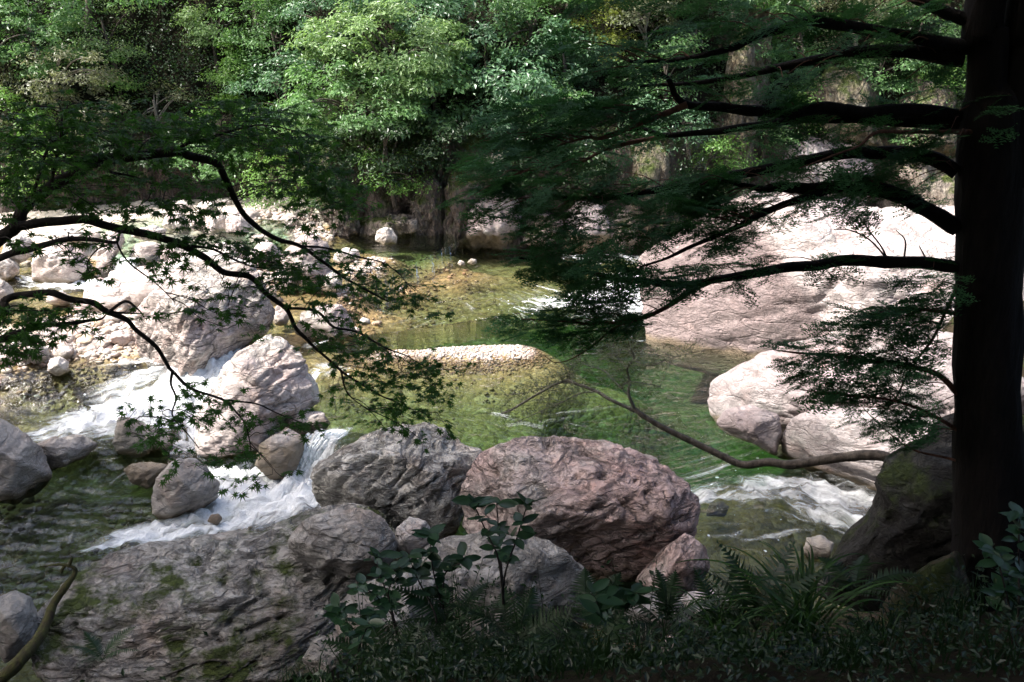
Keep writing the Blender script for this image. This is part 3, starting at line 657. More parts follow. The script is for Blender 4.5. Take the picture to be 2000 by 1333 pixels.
rock('dark mossy outcrop beneath the fir trunk', [(1590, 1130), (1640, 1070), (1690, 985), (1735, 905), (1790, 862), (1870, 828), (2000, 830), (2150, 900), (2150, 1200), (2000, 1260), (1850, 1230), (1700, 1190), (1610, 1170)], 'dark', yb=7.0, lvl=5, seed=36, hd=.75, amp=.07, crack=.06, sink=0)
rock('bare brown rock face at the foot of the fir', [(1690, 1230), (1740, 1150), (1800, 1110), (1875, 1070), (1900, 1130), (1898, 1200), (1830, 1270), (1740, 1290)], 'brown', yb=6.0, lvl=5, seed=37, hd=.4, cuts=7, sink=0)
rock('small grey rock in the right rapid beside the dark outcrop', [(1565, 1075), (1575, 1050), (1605, 1045), (1630, 1060), (1620, 1085), (1585, 1088)], 'grey', wl=-.5, lvl=4, seed=38)
rock('yellowish rock awash beside the domed boulder', [(1378, 1005), (1385, 985), (1410, 978), (1425, 990), (1415, 1005)], 'pale', wl=-.35, lvl=4, seed=39)
rock('grey rock at the bottom left corner', [(-30, 1240), (-10, 1175), (25, 1155), (60, 1165), (72, 1200), (60, 1260), (10, 1280)], 'grey', yb=9.6, lvl=5, seed=40, hd=.5)
rock('pale rock on the bank below the undercut pink rock', [(1160, 1200), (1200, 1165), (1270, 1150), (1330, 1165), (1350, 1210), (1280, 1240), (1190, 1240)], 'front', yb=9.2, lvl=5, seed=42, hd=.4)
rock('pink rock at the edge of the near right shallows', [(1300, 1190), (1340, 1160), (1400, 1150), (1430, 1180), (1400, 1215), (1330, 1220)], 'pink', yb=9.6, lvl=5, seed=43, hd=.35)
rock('half sunken brown rock in the lower chute foam', [(405, 1018), (412, 1005), (428, 1003), (436, 1014), (425, 1024)], 'mauve', wl=-.5, lvl=3, seed=44)
rock('pale round rock on the bank left of the angular rock', [(590, 1290), (610, 1250), (660, 1235), (700, 1260), (690, 1310), (630, 1330)], 'front', yb=8., lvl=5, seed=45, hd=.35)
ML = [
    ('cream rounded rock left of the flat orange pink slab', [(160, 584), (165, 564), (185, 556), (206, 562), (208, 580), (185, 588)], 'pale'),
    ('small white rock below the upright pale block', [(208, 548), (215, 530), (240, 526), (262, 534), (260, 550), (230, 554)], 'pale'),
    ('brown rock tucked under the streaked boulder', [(232, 612), (240, 592), (262, 588), (278, 600), (270, 614)], 'mauve'),
    ('lower half of the cleft boulder at the head of the pool', [(626, 560), (632, 535), (650, 528), (668, 545), (666, 568), (642, 572)], 'pale'),
    ('bright angular rock behind the broad sunlit slab', [(300, 512), (310, 488), (345, 478), (385, 488), (392, 510), (345, 520)], 'pale'),
    ('pink wedge behind the streaked boulder', [(400, 505), (415, 480), (450, 470), (482, 482), (490, 508), (445, 516)], 'pink'),
    ('white tilted rock near the far shingle', [(480, 478), (490, 460), (515, 455), (535, 465), (530, 482), (500, 486)], 'pale'),
    ('cream rock in the left stream below the squat boulder', [(88, 588), (95, 572), (120, 568), (140, 578), (135, 592), (108, 596)], 'pale'),
    ('pale block at the left edge above the stream', [(-20, 540), (-15, 512), (10, 500), (36, 510), (40, 532), (15, 545)], 'pink'),
    ('white rock between the streaked boulder and the riffle', [(540, 560), (548, 540), (570, 535), (588, 548), (582, 566), (558, 570)], 'pale'),
    ('grey rounded rock on the left pebble bank', [(40, 700), (48, 680), (70, 672), (95, 680), (100, 698), (70, 708)], 'grey'),
    ('cream rock beside the mauve grey boulder', [(92, 722), (98, 702), (118, 696), (136, 706), (134, 724), (112, 730)], 'pale'),
    ('pink rock on the pebble bank by the streaked boulder', [(212, 668), (218, 650), (240, 644), (258, 654), (256, 672), (234, 678)], 'pink'),
    ('white rock at the top of the pebble bank', [(60, 640), (70, 622), (96, 618), (112, 630), (104, 646), (78, 650)], 'pale'),
]
for i, (lab, poly, mat) in enumerate(ML): rock(lab, poly, mat, lvl=4, seed=120 + i, cuts=8, p=3., amp=.06, wl=.05, hd=.25 + .004 * np.ptp(np.array(poly)[:, 0]))
# -- far shore rocks
FAR = [
    ('leaning pointed slab on the far left shore', [(315, 440), (330, 418), (352, 408), (370, 430), (368, 448), (335, 452)], 'pale', 0.),
    ('pale square block on the far left shore', [(440, 455), (442, 428), (462, 416), (485, 424), (496, 448), (480, 460), (455, 462)], 'pale', 0.),
    ('pale boulder left of the square block', [(395, 448), (405, 425), (425, 416), (444, 425), (446, 450), (415, 456)], 'pale', 0.),
    ('low white boulder between the leaning slab and the square block', [(362, 446), (368, 428), (388, 420), (404, 430), (402, 448), (380, 452)], 'pale', 0.),
    ('dark triangular stone at the cliff foot on the far left', [(398, 412), (410, 402), (424, 405), (430, 414), (415, 417)], 'dark', .5),
    ('pale brown rocks foot left of the small cascade', [(0, 500), (10, 470), (40, 458), (60, 470), (64, 498), (40, 512)], 'pink', 0.),
    ('cream rock on the shore left of the upright block', [(95, 470), (105, 452), (135, 445), (165, 455), (178, 475), (140, 482)], 'pale', 0.),
    ('flat pale rock under the big maple bough', [(255, 462), (270, 446), (300, 440), (325, 448), (322, 464), (290, 470)], 'pale', .3),
    ('mauve rounded rock at the foot of the far cliff', [(885, 455), (890, 420), (915, 390), (960, 372), (1000, 378), (1020, 405), (1015, 440), (985, 456), (930, 460)], 'mauve', 0.),
    ('brown pillar of cliff standing above the pool', [(800, 450), (806, 390), (815, 350), (840, 335), (866, 350), (868, 410), (860, 448)], 'cliff', 0.),
    ('dark squared pillar right of the brown pillar', [(868, 452), (872, 380), (885, 322), (920, 310), (950, 330), (948, 380), (900, 410), (890, 455)], 'cliff', 0.),
    ('white streaked rock low on the far shore', [(1020, 458), (1030, 430), (1060, 415), (1095, 425), (1105, 450), (1070, 464)], 'cliffpale', 0.),
    ('sunlit white rock at the right end of the far pool', [(1095, 462), (1105, 415), (1125, 390), (1160, 385), (1185, 405), (1190, 445), (1160, 468)], 'right', 0.),
    ('golden ribbed rock beside the right end of the far pool', [(1180, 466), (1190, 425), (1215, 405), (1250, 402), (1260, 440), (1230, 470)], 'cliffpale', 0.),
    ('tall olive rock slab above the far pool', [(1228, 400), (1232, 340), (1240, 295), (1262, 278), (1300, 290), (1312, 340), (1300, 390), (1265, 410)], 'pillar', .0),
    ('dark curved rock right of the golden rock', [(1255, 462), (1262, 415), (1290, 400), (1325, 405), (1330, 440), (1300, 462)], 'cliff', 0.),
    ('tall olive cliff pillar behind the fir boughs', [(1405, 310), (1410, 200), (1420, 120), (1440, 60), (1470, 70), (1475, 160), (1470, 260), (1455, 312)], 'pillar', 0.),
    ('upper olive cliff pillar behind the fir trunk', [(1455, 140), (1450, 60), (1462, 0), (1490, -30), (1510, 20), (1505, 120), (1480, 150)], 'pillar', 0.),
    ('mauve cliff face behind the huge pink outcrop', [(1470, 400), (1485, 330), (1530, 280), (1600, 262), (1680, 275), (1700, 330), (1690, 400), (1580, 410)], 'right', 0.),
    ('pale cliff face beside the fir trunk', [(1680, 400), (1690, 320), (1740, 270), (1820, 262), (1900, 280), (1950, 340), (1940, 410), (1800, 415)], 'cliffpale', 0.),
    ('olive crag high behind the fir boughs', [(1560, 260), (1575, 190), (1620, 140), (1680, 135), (1720, 180), (1725, 250), (1640, 268)], 'pillar', 0.),
    ('olive crag beside the upper fir trunk', [(1740, 260), (1755, 190), (1800, 160), (1860, 170), (1900, 220), (1890, 270), (1800, 272)], 'pillar', 0.),
    ('grey ribbed rock at the foot of the shaded cliff', [(700, 452), (705, 432), (730, 420), (780, 418), (835, 425), (848, 445), (820, 452), (750, 455)], 'cliffpale', 0.),
    ('small dark rock at the left end of the shaded cliff', [(645, 450), (650, 425), (675, 410), (700, 420), (706, 448), (675, 455)], 'cliff', 0.),
]
for i, (lab, poly, mat, wl) in enumerate(FAR):
    pp = np.array(poly, float); cx, cy = (pp.max(0) + pp.min(0)) / 2
    y = 31.; 
    for _ in range(6):
        c = at_y(cx, pp[:, 1].max(), y); y = .5 * y + .5 * float(far_y(np.array([c[0]]), np.array([max(c[2], 0.)]))[0])
    lowz = float(at_y(cx, pp[:, 1].max(), y)[2])
    if cx < 500: y = float(at_z(cx, pp[:, 1].max(), wl + .2)[1])
    rock(lab, poly, mat, yb=y - .6, lvl=5, seed=60 + i, p=4, cuts=9, amp=.06 if mat not in ('cliffpale', 'cliff', 'pillar') else .13, crack=.10, sink=.05 if i < 8 else .4, stretch=(2, 1, .7), rot=.1, hd=max(.4, .5 * np.ptp(pp[:, 0]) * .016), name='boulder' if mat not in ('cliffpale', 'cliff', 'pillar') else 'crag', cat='rock')

# -- pebbles and cobbles
def pebbles(name, poly, zpl, count, r0, r1, label, lvl=1, lift=0.):
    Q = np.array(poly, float); pts = []
    while sum(len(a) for a in pts) < count:
        s = np.column_stack([rng.uniform(Q[:, 0].min(), Q[:, 0].max(), 4000), rng.uniform(Q[:, 1].min(), Q[:, 1].max(), 4000)])
        pts.append(s[in_poly(s, Q)])
    s = np.concatenate(pts)[:count]
    G = at_z(s[:, 0], s[:, 1], zpl)
    z = bed_z(G[:, :2]); V, F = ico(lvl)
    r = r0 * (r1 / r0) ** (rng.random(count) ** 1.8)
    sc = r[:, None] * np.column_stack([rng.uniform(.8, 1.5, count), rng.uniform(.7, 1.1, count), rng.uniform(.4, .75, count)])
    a = rng.uniform(0, 6.28, count); base = V[None] * (1 + .18 * rng.normal(size=(count, len(V), 1)))
    X = base * sc[:, None, :]
    xx = X[..., 0] * np.cos(a)[:, None] - X[..., 1] * np.sin(a)[:, None]; yy = X[..., 0] * np.sin(a)[:, None] + X[..., 1] * np.cos(a)[:, None]
    X = np.stack([xx, yy, X[..., 2]], -1) + np.column_stack([G[:, :2], z + sc[:, 2] * .35 + lift])[:, None, :]
    mb = MB(); FF = (F[None] + (np.arange(count) * len(V))[:, None, None]).reshape(-1, 3)
    mb.add(X.reshape(-1, 3), FF, np.repeat(rng.random(count), len(V)))
    tag(mb.obj(name, M['gravel']), label, kind='stuff')
pebbles('pebble_bar', [(640, 700), (720, 678), (820, 668), (960, 666), (1045, 674), (1075, 690), (1060, 706), (960, 712), (820, 714), (700, 716)], 0., 5500, .015, .042, 'pale pebble bar emerging in the middle of the pool')
pebbles('shingle', [(-60, 720), (0, 660), (100, 625), (200, 600), (270, 610), (280, 680), (250, 715), (120, 725)], .1, 1600, .025, .09, 'pale shingle on the left bank')
pebbles('shingle', [(490, 455), (480, 420), (540, 408), (600, 412), (650, 440), (640, 462), (560, 466)], .3, 1500, .04, .13, 'white shingle fan at the foot of the far slope')
pebbles('shingle', [(650, 610), (660, 560), (685, 520), (725, 503), (755, 510), (735, 540), (695, 580), (680, 615)], .05, 1300, .02, .07, 'pinkish shingle beside the amber shallows')
pebbles('river_stones', [(680, 470), (900, 465), (940, 520), (860, 600), (840, 670), (690, 690), (680, 600)], -.2, 800, .025, .075, 'amber stones under the clear shallow water')
pebbles('river_stones', [(640, 715), (900, 712), (1080, 708), (1000, 760), (880, 790), (700, 800), (640, 760)], -.3, 350, .02, .055, 'amber stones in the shallows in front of the pebble bar')
pebbles('shingle', [(200, 480), (330, 440), (480, 470), (560, 520), (540, 560), (350, 520), (180, 560)], .2, 500, .05, .2, 'pale stones between the rocks of the left stream')
pebbles('river_stones', [(-50, 740), (280, 735), (220, 790), (0, 820)], -.9, 300, .04, .12, 'brown stones under the lower pool')
pebbles('river_stones', [(-50, 940), (280, 930), (300, 1060), (120, 1150), (-50, 1160)], -.9, 500, .04, .13, 'brown stones under the near pool')
# individual cobbles
def cobble_proto(seed):
    rs = np.random.default_rng(seed); V, F = ico(3)
    U = V.copy()
    for k in range(5):
        nn = rs.normal(size=3); nn /= np.linalg.norm(nn); ov = U @ nn - rs.uniform(.7, .9); U = U - np.where(ov > 0, ov * .85, 0)[:, None] * nn
    U = U * (1 + .12 * fbm(V * 1.4 + seed, 3))[:, None]
    mb = MB(); mb.add(U, F); return mb
CNAME = ['cream', 'pale', 'mauve', 'tan', 'pink']
CM = [cobble_proto(s).mesh('cobble', M[m]) for s, m in ((1, 'cobble'), (2, 'pale'), (3, 'mauve'), (4, 'tan'), (5, 'pink'))]
COB = [
    ([(-20, 715), (40, 660), (130, 635), (215, 620), (262, 640), (270, 700), (220, 712), (100, 720)], 55, .07, .20, 'pale cobble among the stones of the left pebble bank', 'cobbles on the left pebble bank'),
    ([(345, 452), (350, 425), (430, 412), (600, 415), (620, 445), (520, 460)], 40, .12, .32, 'white cobble on the far shingle fan', 'cobbles on the far shingle fan'),
    ([(660, 640), (680, 560), (740, 510), (790, 520), (760, 570), (715, 620)], 26, .05, .12, 'pinkish cobble beside the amber shallows', 'cobbles beside the amber shallows'),
    ([(190, 600), (200, 560), (330, 470), (540, 480), (570, 560), (540, 590), (470, 520), (350, 500), (240, 560)], 26, .10, .32, 'cream stone between the boulders of the left stream', 'stones between the left stream boulders'),
    ([(1110, 1220), (1160, 1160), (1420, 1140), (1450, 1230), (1250, 1260)], 14, .08, .2, 'pale stone on the shaded shore below the domed boulder', 'stones below the domed boulder'),
    ([(755, 1030), (790, 1000), (900, 1030), (890, 1060), (850, 1080)], 9, .06, .14, 'little stone in the gap beside the layered boulder', 'stones beside the layered boulder'),
    ([(0, 540), (60, 470), (180, 470), (190, 540), (120, 560)], 10, .15, .4, 'pale stone on the shore of the left stream', 'stones on the left stream shore'),
]
for poly, cnt, r0, r1, lab, grp in COB:
    Q = np.array(poly, float); k = 0
    while k < cnt:
        s = np.array([[random.uniform(Q[:, 0].min(), Q[:, 0].max()), random.uniform(Q[:, 1].min(), Q[:, 1].max())]])
        if not in_poly(s, Q)[0]: continue
        zz = .1 if s[0, 1] < 900 else 0.
        g = at_z(s[0, 0], s[0, 1], zz); r = r0 * (r1 / r0) ** (random.random() ** 1.6)
        ci = k % 5 if 'white' not in lab else k % 2; o = link('cobble', CM[ci])
        szw = 'small' if r < r0 * (r1 / r0) ** .18 else ('large' if r > r0 * (r1 / r0) ** .62 else 'middling')
        bz = float(bed_z(g[None, :2])[0])
        if s[0, 1] > 1000: bz = max(bz, -.35)
        o.location = (float(g[0]), float(g[1]), bz + r * .3)
        o.scale = (r * random.uniform(.9, 1.3), r * random.uniform(.8, 1.1), r * random.uniform(.55, .8)); o.rotation_euler = (random.uniform(-.3, .3), random.uniform(-.3, .3), random.uniform(0, 6.3))
        tag(o, szw + ' ' + CNAME[ci] + ' ' + lab.split(' ', 1)[1], 'stone', grp); k += 1

# -- falling water of the two chutes
def foam_mat():
    t = NT('falling_water'); P = t.pos()
    n = t.noise(t.mapping(P, (9, 9, 2.)), 2., 5, .6)
    df = t.n('BsdfDiffuse', {'Color': (.88, .91, .92)}); gl = t.n('BsdfGlossy', {'Color': (.9, .95, .95), 'Roughness': .15}); tr = t.n('BsdfTransparent', {'Color': (.9, .95, .93)})
    a = t.n('MixShader', {0: .25, 1: df.outputs[0], 2: gl.outputs[0]})
    return t.surf(t.n('MixShader', {0: t.ramp(n, [(.35, .75), (.6, .1)]), 1: a.outputs[0], 2: tr.outputs[0]}))
M['foam'] = foam_mat()
for name_, top0, top1, bot0, bot1, zt, zb, cnt, rr in (('waterfall', (600, 850), (690, 846), (566, 930), (622, 918), .0, -.5, 110, .016), ('waterfall', (452, 692), (482, 688), (372, 762), (428, 800), .0, -.48, 120, .028)):
    mb = MB()
    for k in range(cnt):
        u = rng.random(); a = at_z(top0[0] + (top1[0] - top0[0]) * u, top0[1] + (top1[1] - top0[1]) * u, zt); v = np.clip(u + rng.normal(0, .06), 0, 1)
        b = at_z(bot0[0] + (bot1[0] - bot0[0]) * v, bot0[1] + (bot1[1] - bot0[1]) * v, zb)
        q = np.linspace(0, 1, 9)[:, None]; Pq = a + (b - a) * q; Pq[:, 2] = zt + .03 + (zb - zt) * np.linspace(0, 1, 9) ** 1.6 + rng.normal(0, .012)
        q0 = rng.integers(0, 4); q1 = rng.integers(6, 10)
        Pq = Pq + .02 * np.stack([perlin(Pq * 5 + k * 3.1 + c) for c in range(3)], 1)
        tube(mb, Pq[q0:q1], [rr * .4, rr * rng.uniform(.6, 1.4), rr * rng.uniform(.4, 1)], 5)
    tag(mb.obj(name_, M['foam']), 'white water tumbling through the ' + ('lower' if top0[0] == 600 else 'upper') + ' chute', kind='structure')

# ------------------------------------------------------------------ broadleaf trees
def leaves(mb, P, Nrm, L, Wd, tint):
    """rhombic leaves, two folded triangles"""
    n = len(P)
    d = rng.normal(size=(n, 3)); d -= (d * Nrm).sum(1)[:, None] * Nrm; d /= np.linalg.norm(d, axis=1)[:, None] + 1e-9
    s = np.cross(Nrm, d)
    L = np.asarray(L).reshape(-1, 1); Wd = np.asarray(Wd).reshape(-1, 1)
    V = np.stack([P, P + d * L * .5 + s * Wd * .5 + Nrm * Wd * .15, P + d * L - Nrm * L * .12, P + d * L * .5 - s * Wd * .5 + Nrm * Wd * .15], 1).reshape(-1, 3)
    i = np.arange(n)[:, None] * 4
    mb.add(V, np.concatenate([i + np.array([0, 1, 2]), i + np.array([0, 2, 3])]), np.repeat(tint, 4))
def unit(v): return v / (np.linalg.norm(v, axis=-1, keepdims=True) + 1e-9)
def crown(mb, C, rad, nclump, nleaf, L, clump_r=.5, flat=.45, shell=.55):
    d = unit(rng.normal(size=(nclump, 3))); rr = shell + (1 - shell) * rng.random(nclump) ** .6
    wob = 1 + .35 * perlin(d * 1.8 + rng.uniform(0, 50))
    cl = C + d * (rr * wob)[:, None] * rad
    cr = clump_r * rng.uniform(.6, 1.35, nclump)
    P = np.repeat(cl, nleaf, 0); r = np.repeat(cr, nleaf)
    q = unit(rng.normal(size=(len(P), 3))) * (rng.random(len(P)) ** .45)[:, None]
    q[:, 2] = np.where(q[:, 2] < 0, q[:, 2] * .5, q[:, 2])
    off = q * r[:, None] * np.array([1, 1, flat * 1.5])
    off[:, 2] -= .25 * (q[:, 0] ** 2 + q[:, 1] ** 2) * r
    X = P + off
    out = unit(np.repeat(d, nleaf, 0))
    N = unit(np.array([0, 0, .9]) + .45 * out + .7 * unit(q) * np.array([1, 1, .3]) + .45 * rng.normal(size=X.shape))
    ct = np.repeat(np.clip(rng.normal(.5, .2, nclump), 0, 1), nleaf)
    t = np.clip(ct + rng.normal(0, .22, len(X)), 0, 1)
    l = L * rng.uniform(.6, 1.25, len(X))
    leaves(mb, X, N, l, l * rng.uniform(.38, .5, len(X)), t)
    return cl
def tree(name, label, C, rad, root, leaf, nclump, nleaf, L, group, clump_r=.5, bark='bark', tr=.12, limbs=9, cat='tree', flat=.45, shell=.55):
    t = thing(name, label, cat, root, group)
    inv = np.array(root, float)
    mb = MB(); cl = crown(mb, np.array(C, float) - inv, np.array(rad, float), nclump, nleaf, L, clump_r, flat, shell)
    c = mb.obj('crown', LEAF[leaf], t, smooth=False)
    tag(c, kind='stuff')
    tb = MB(); top = np.array(C, float) - inv
    mid = top * .5 + np.array([rng.normal(0, .15), .2, -.1]) * np.linalg.norm(top) * .3
    tp = spline([np.array([0, 0, -.3]), mid, top + np.array([0, 0, rad[2] * .2])], 6)
    tube(tb, tp, [tr, tr * .35], 7, .1)
    for k in range(limbs):
        e = cl[rng.integers(len(cl))]; s = tp[int(len(tp) * rng.uniform(.4, .85))]
        m = (s + e) / 2 + np.array([0, 0, .12 * np.linalg.norm(e - s)])
        tube(tb, spline([s, m, e], 5), [tr * .35, tr * .08], 5)
    tb.obj('trunk', M[bark], t)
    return t
FT = [  # px, py, rx, ry, leaf, label, density, leaf length
    (60, 60, 120, 90, 'mid', 'mid green tree in the top left corner', 1., .13),
    (110, 150, 130, 55, 'olive', 'grey green twiggy tree below the top left corner', .8, .11),
    (200, 55, 85, 75, 'pale', 'pale feathery tree left of the dark gully', 1., .10),
    (225, 130, 60, 45, 'bright', 'bright green bough at the left edge of the dark gully', .9, .10),
    (25, 245, 70, 60, 'bright', 'bright green shrub at the left edge above the maple', 1., .11),
    (170, 220, 90, 45, 'olive', 'grey leafed shrub on bent pale stems above the maple', .7, .11),
    (300, 205, 70, 45, 'olive', 'brownish sparse shrub at the foot of the dark gully', .5, .10),
    (260, 285, 80, 60, 'dark', 'dark shrub behind the maple boughs', .9, .12),
    (415, 45, 65, 65, 'pale', 'pale tree at the right edge of the dark gully', 1.1, .13),
    (440, 150, 55, 60, 'bright', 'light green tree below the pale gully tree', 1., .12),
    (530, 70, 90, 80, 'mid', 'mid green tree right of the pale gully tree', 1.1, .14),
    (560, 170, 95, 75, 'blue', 'blue green glossy tree above the maple arch', 1.1, .14),
    (470, 245, 75, 55, 'bright', 'light green low bough just above the maple arch', .9, .12),
    (640, 40, 85, 70, 'blue', 'blue green tree at the top left of the great pale crown', 1., .14),
    (770, 100, 165, 95, 'pale', 'great pale green spreading crown in the upper middle', 1.3, .14),
    (690, 200, 150, 75, 'mid', 'wide layered bough below the great pale crown', 1.3, .14),
    (850, 185, 90, 70, 'mid', 'rounded bough at the right of the great pale crown', 1.1, .14),
    (850, 30, 80, 55, 'blue', 'dark leaved treetop behind the great pale crown', .9, .14),
    (640, 265, 70, 50, 'pale', 'pale hanging bough at the edge of the shaded hollow', 1., .13),
    (950, 80, 70, 65, 'blue', 'blue green tree right of the great pale crown', 1.1, .14),
    (1040, 45, 85, 60, 'mid', 'bushy tree left of the yellow maple', 1., .14),
    (1010, 155, 85, 60, 'blue', 'glossy blue green tree in the centre right', 1.2, .14),
    (1100, 120, 75, 70, 'blue', 'glossy tree below the yellow maple', 1.1, .14),
    (1070, 210, 75, 45, 'mid', 'low glossy bough left of the fir tips', 1., .14),
    (1175, 40, 60, 45, 'yellow', 'yellow green maple at the top right of the centre', .9, .10),
    (1190, 85, 50, 25, 'yellow', 'lower bough of the yellow green maple standing apart', .8, .10),
    (1260, 40, 70, 60, 'olive', 'olive tree behind the fir tips', .9, .12),
    (1300, 130, 80, 60, 'mid', 'mid green tree behind the upper fir boughs', 1., .13),
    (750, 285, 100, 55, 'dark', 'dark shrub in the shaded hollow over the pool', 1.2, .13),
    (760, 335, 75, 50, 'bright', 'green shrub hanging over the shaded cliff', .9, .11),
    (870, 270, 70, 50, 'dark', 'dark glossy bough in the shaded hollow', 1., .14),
    (985, 235, 45, 40, 'blue', 'small glossy bough hanging by the fir tips', .8, .12),
    (560, 350, 90, 65, 'bright', 'bright green bush spilling over the far shingle', 1.2, .11),
    (640, 355, 60, 60, 'dark', 'dark bush right of the bright green bush', 1., .12),
    (430, 310, 70, 50, 'mid', 'mid green bush behind the maple arch', .9, .12),
    (1390, 305, 65, 42, 'bright', 'bright feathery shrub on the cliff behind the fir', 1., .09),
    (1330, 240, 60, 45, 'blue', 'glossy shrub on the cliff left of the olive pillar', .9, .12),
    (1360, 60, 70, 60, 'dark', 'dark tree left of the olive cliff pillar', .9, .13),
    (1560, 60, 80, 65, 'mid', 'mid green tree right of the olive cliff pillar', .9, .13),
    (1680, 40, 90, 60, 'olive', 'olive tree behind the topmost fir boughs', .9, .13),
    (1800, 60, 90, 70, 'mid', 'leafy tree beside the upper fir trunk', .9, .13),
    (1940, 80, 90, 80, 'dark', 'dark tree between the two fir trunks', .9, .13),
    (1380, 385, 60, 40, 'dark', 'dark low shrub behind the huge pink outcrop', .9, .11),
    (1020, 320, 50, 35, 'dark', 'dark shrub on the cliff behind the fir tips', .8, .12),
    (100, 340, 90, 50, 'bright', 'green shrub on the far cliff at the left', .8, .11),
    (1620, 130, 60, 40, 'mid', 'small shrub on the olive crag', .8, .11),
    (1470, 130, 60, 45, 'mid', 'mid green shrub over the top of the olive pillar', 1., .12),
    (1590, 205, 65, 40, 'bright', 'bright shrub on the crags behind the middle fir boughs', 1., .11),
    (1720, 140, 75, 50, 'mid', 'leafy shrub between the two olive crags', 1., .12),
    (1840, 150, 60, 50, 'bright', 'bright shrub beside the fir trunk', 1., .11),
    (1780, 235, 70, 35, 'mid', 'low shrub under the olive crag by the trunk', .9, .11),
    (1500, 260, 60, 35, 'mid', 'low shrub right of the olive pillar', .9, .11),
    (1260, 200, 55, 40, 'blue', 'glossy bush under the fir tips', 1., .12),
    (1180, 300, 60, 40, 'dark', 'dark bush above the sunlit white rock', .9, .12),
    (150, -110, 220, 120, 'mid', 'tall tree above the top left of the frame', 1., .2),
    (480, -110, 200, 120, 'pale', 'tall tree above the dark gully', 1., .2),
    (800, -110, 220, 120, 'blue', 'tall tree above the great pale crown', 1., .2),
    (1120, -100, 200, 110, 'mid', 'tall tree above the yellow maple', 1., .2),
    (1450, -110, 210, 120, 'mid', 'tall tree above the cliff pillars', 1., .2),
    (1800, -110, 220, 120, 'olive', 'tall tree above the fir boughs', 1., .2),
]
for (px, py, rx, ry, leaf, lab, den, L) in FT:
    y = 33.
    for _ in range(8):
        c = at_y(px, py, y); y = .5 * y + .5 * (float(far_y(c[:1], c[2:])[0]) - .55 * rx * .017 - .3)
    c = at_y(px, py, y); k = y / FPX
    rad = (rx * k, rx * k * .8, ry * k)
    rz = c[2] - ry * k * 1.15
    root = (c[0] + rng.normal(0, .2), float(far_y(c[:1], np.array([rz]))[0]) - .25, rz)
    area = rx * ry * k * k
    far_up = py < 0
    nc = max(7, int(area * (12.6 if not far_up else 3.) * den))
    tree('shrub' if ry < 62 else 'tree', lab, c, rad, root, leaf, nc, 165, L * rng.uniform(.85, 1.3), 'trees on the far slope', clump_r=.62 if not far_up else .8, flat=.38, bark='bark' if leaf != 'olive' else 'barkpale', tr=.05 + .03 * rad[0], cat='tree' if ry >= 62 else 'shrub', limbs=8 if leaf != 'olive' else 16)
# undergrowth on the far slope
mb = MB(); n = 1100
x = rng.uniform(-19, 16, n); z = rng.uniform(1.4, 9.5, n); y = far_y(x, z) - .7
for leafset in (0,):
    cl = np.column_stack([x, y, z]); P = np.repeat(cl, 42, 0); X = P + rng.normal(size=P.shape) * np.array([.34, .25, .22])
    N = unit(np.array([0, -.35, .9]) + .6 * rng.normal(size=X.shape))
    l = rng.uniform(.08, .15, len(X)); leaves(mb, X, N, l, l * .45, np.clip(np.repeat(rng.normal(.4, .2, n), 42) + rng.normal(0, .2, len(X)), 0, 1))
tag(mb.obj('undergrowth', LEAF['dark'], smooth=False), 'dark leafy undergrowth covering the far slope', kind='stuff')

# near-bank trees that shade the foreground
NB = [((-15.5, 5.5, 17.), (4., 3.6, 9.5), (-15.5, 5.5)), ((-14.8, 9.6, 18.), (4., 3.2, 10.), (-15.2, 9.6)), ((-15.2, 10.4, 17.), (3.8, 2.1, 9.5), (-15.5, 10.4)), ((-4.5, 5., 12.5), (4.4, 3.4, 2.6), (-7.5, 3.5)), ((-3., 1.5, 11.5), (4.5, 3.6, 2.6), (-4.5, -1.5)), ((4.2, 3., 12.), (4.5, 3.8, 3.), (5.5, -2.)), ((0., -5., 12), (7, 5, 4), (1., -9.)), ((8.5, 7., 11.5), (3.6, 4., 4.5), (9., 6.))]
NB.append(((-14.8, 13.2, 8.), (3.2, 2.8, 3.6), (-15.2, 13.)))  # out-of-view low tree, added to keep sun off the lower left pool
NBL = ['tall tree on the left spur nearest the viewpoint', 'tall tree in the middle of the left spur', 'tall tree at the upstream end of the left spur', 'tall tree leaning over the mossy slab', 'tall tree left of the viewpoint', 'tall tree right of the viewpoint', 'tall tree on the path behind the viewpoint', 'tall tree on the right bank behind the fir', 'unseen low bushy tree added to shade the lower left pool']
for (c, rad, rt), lab in zip(NB, NBL):
    rz = float(near_z(np.array([rt], float))[0])
    tree('tree', lab, c, rad, (rt[0], rt[1], rz), 'dark', int(rad[0] * rad[2] * 6), 80, .5, 'trees on the near bank', clump_r=1.2, shell=.35, tr=.22, limbs=12)

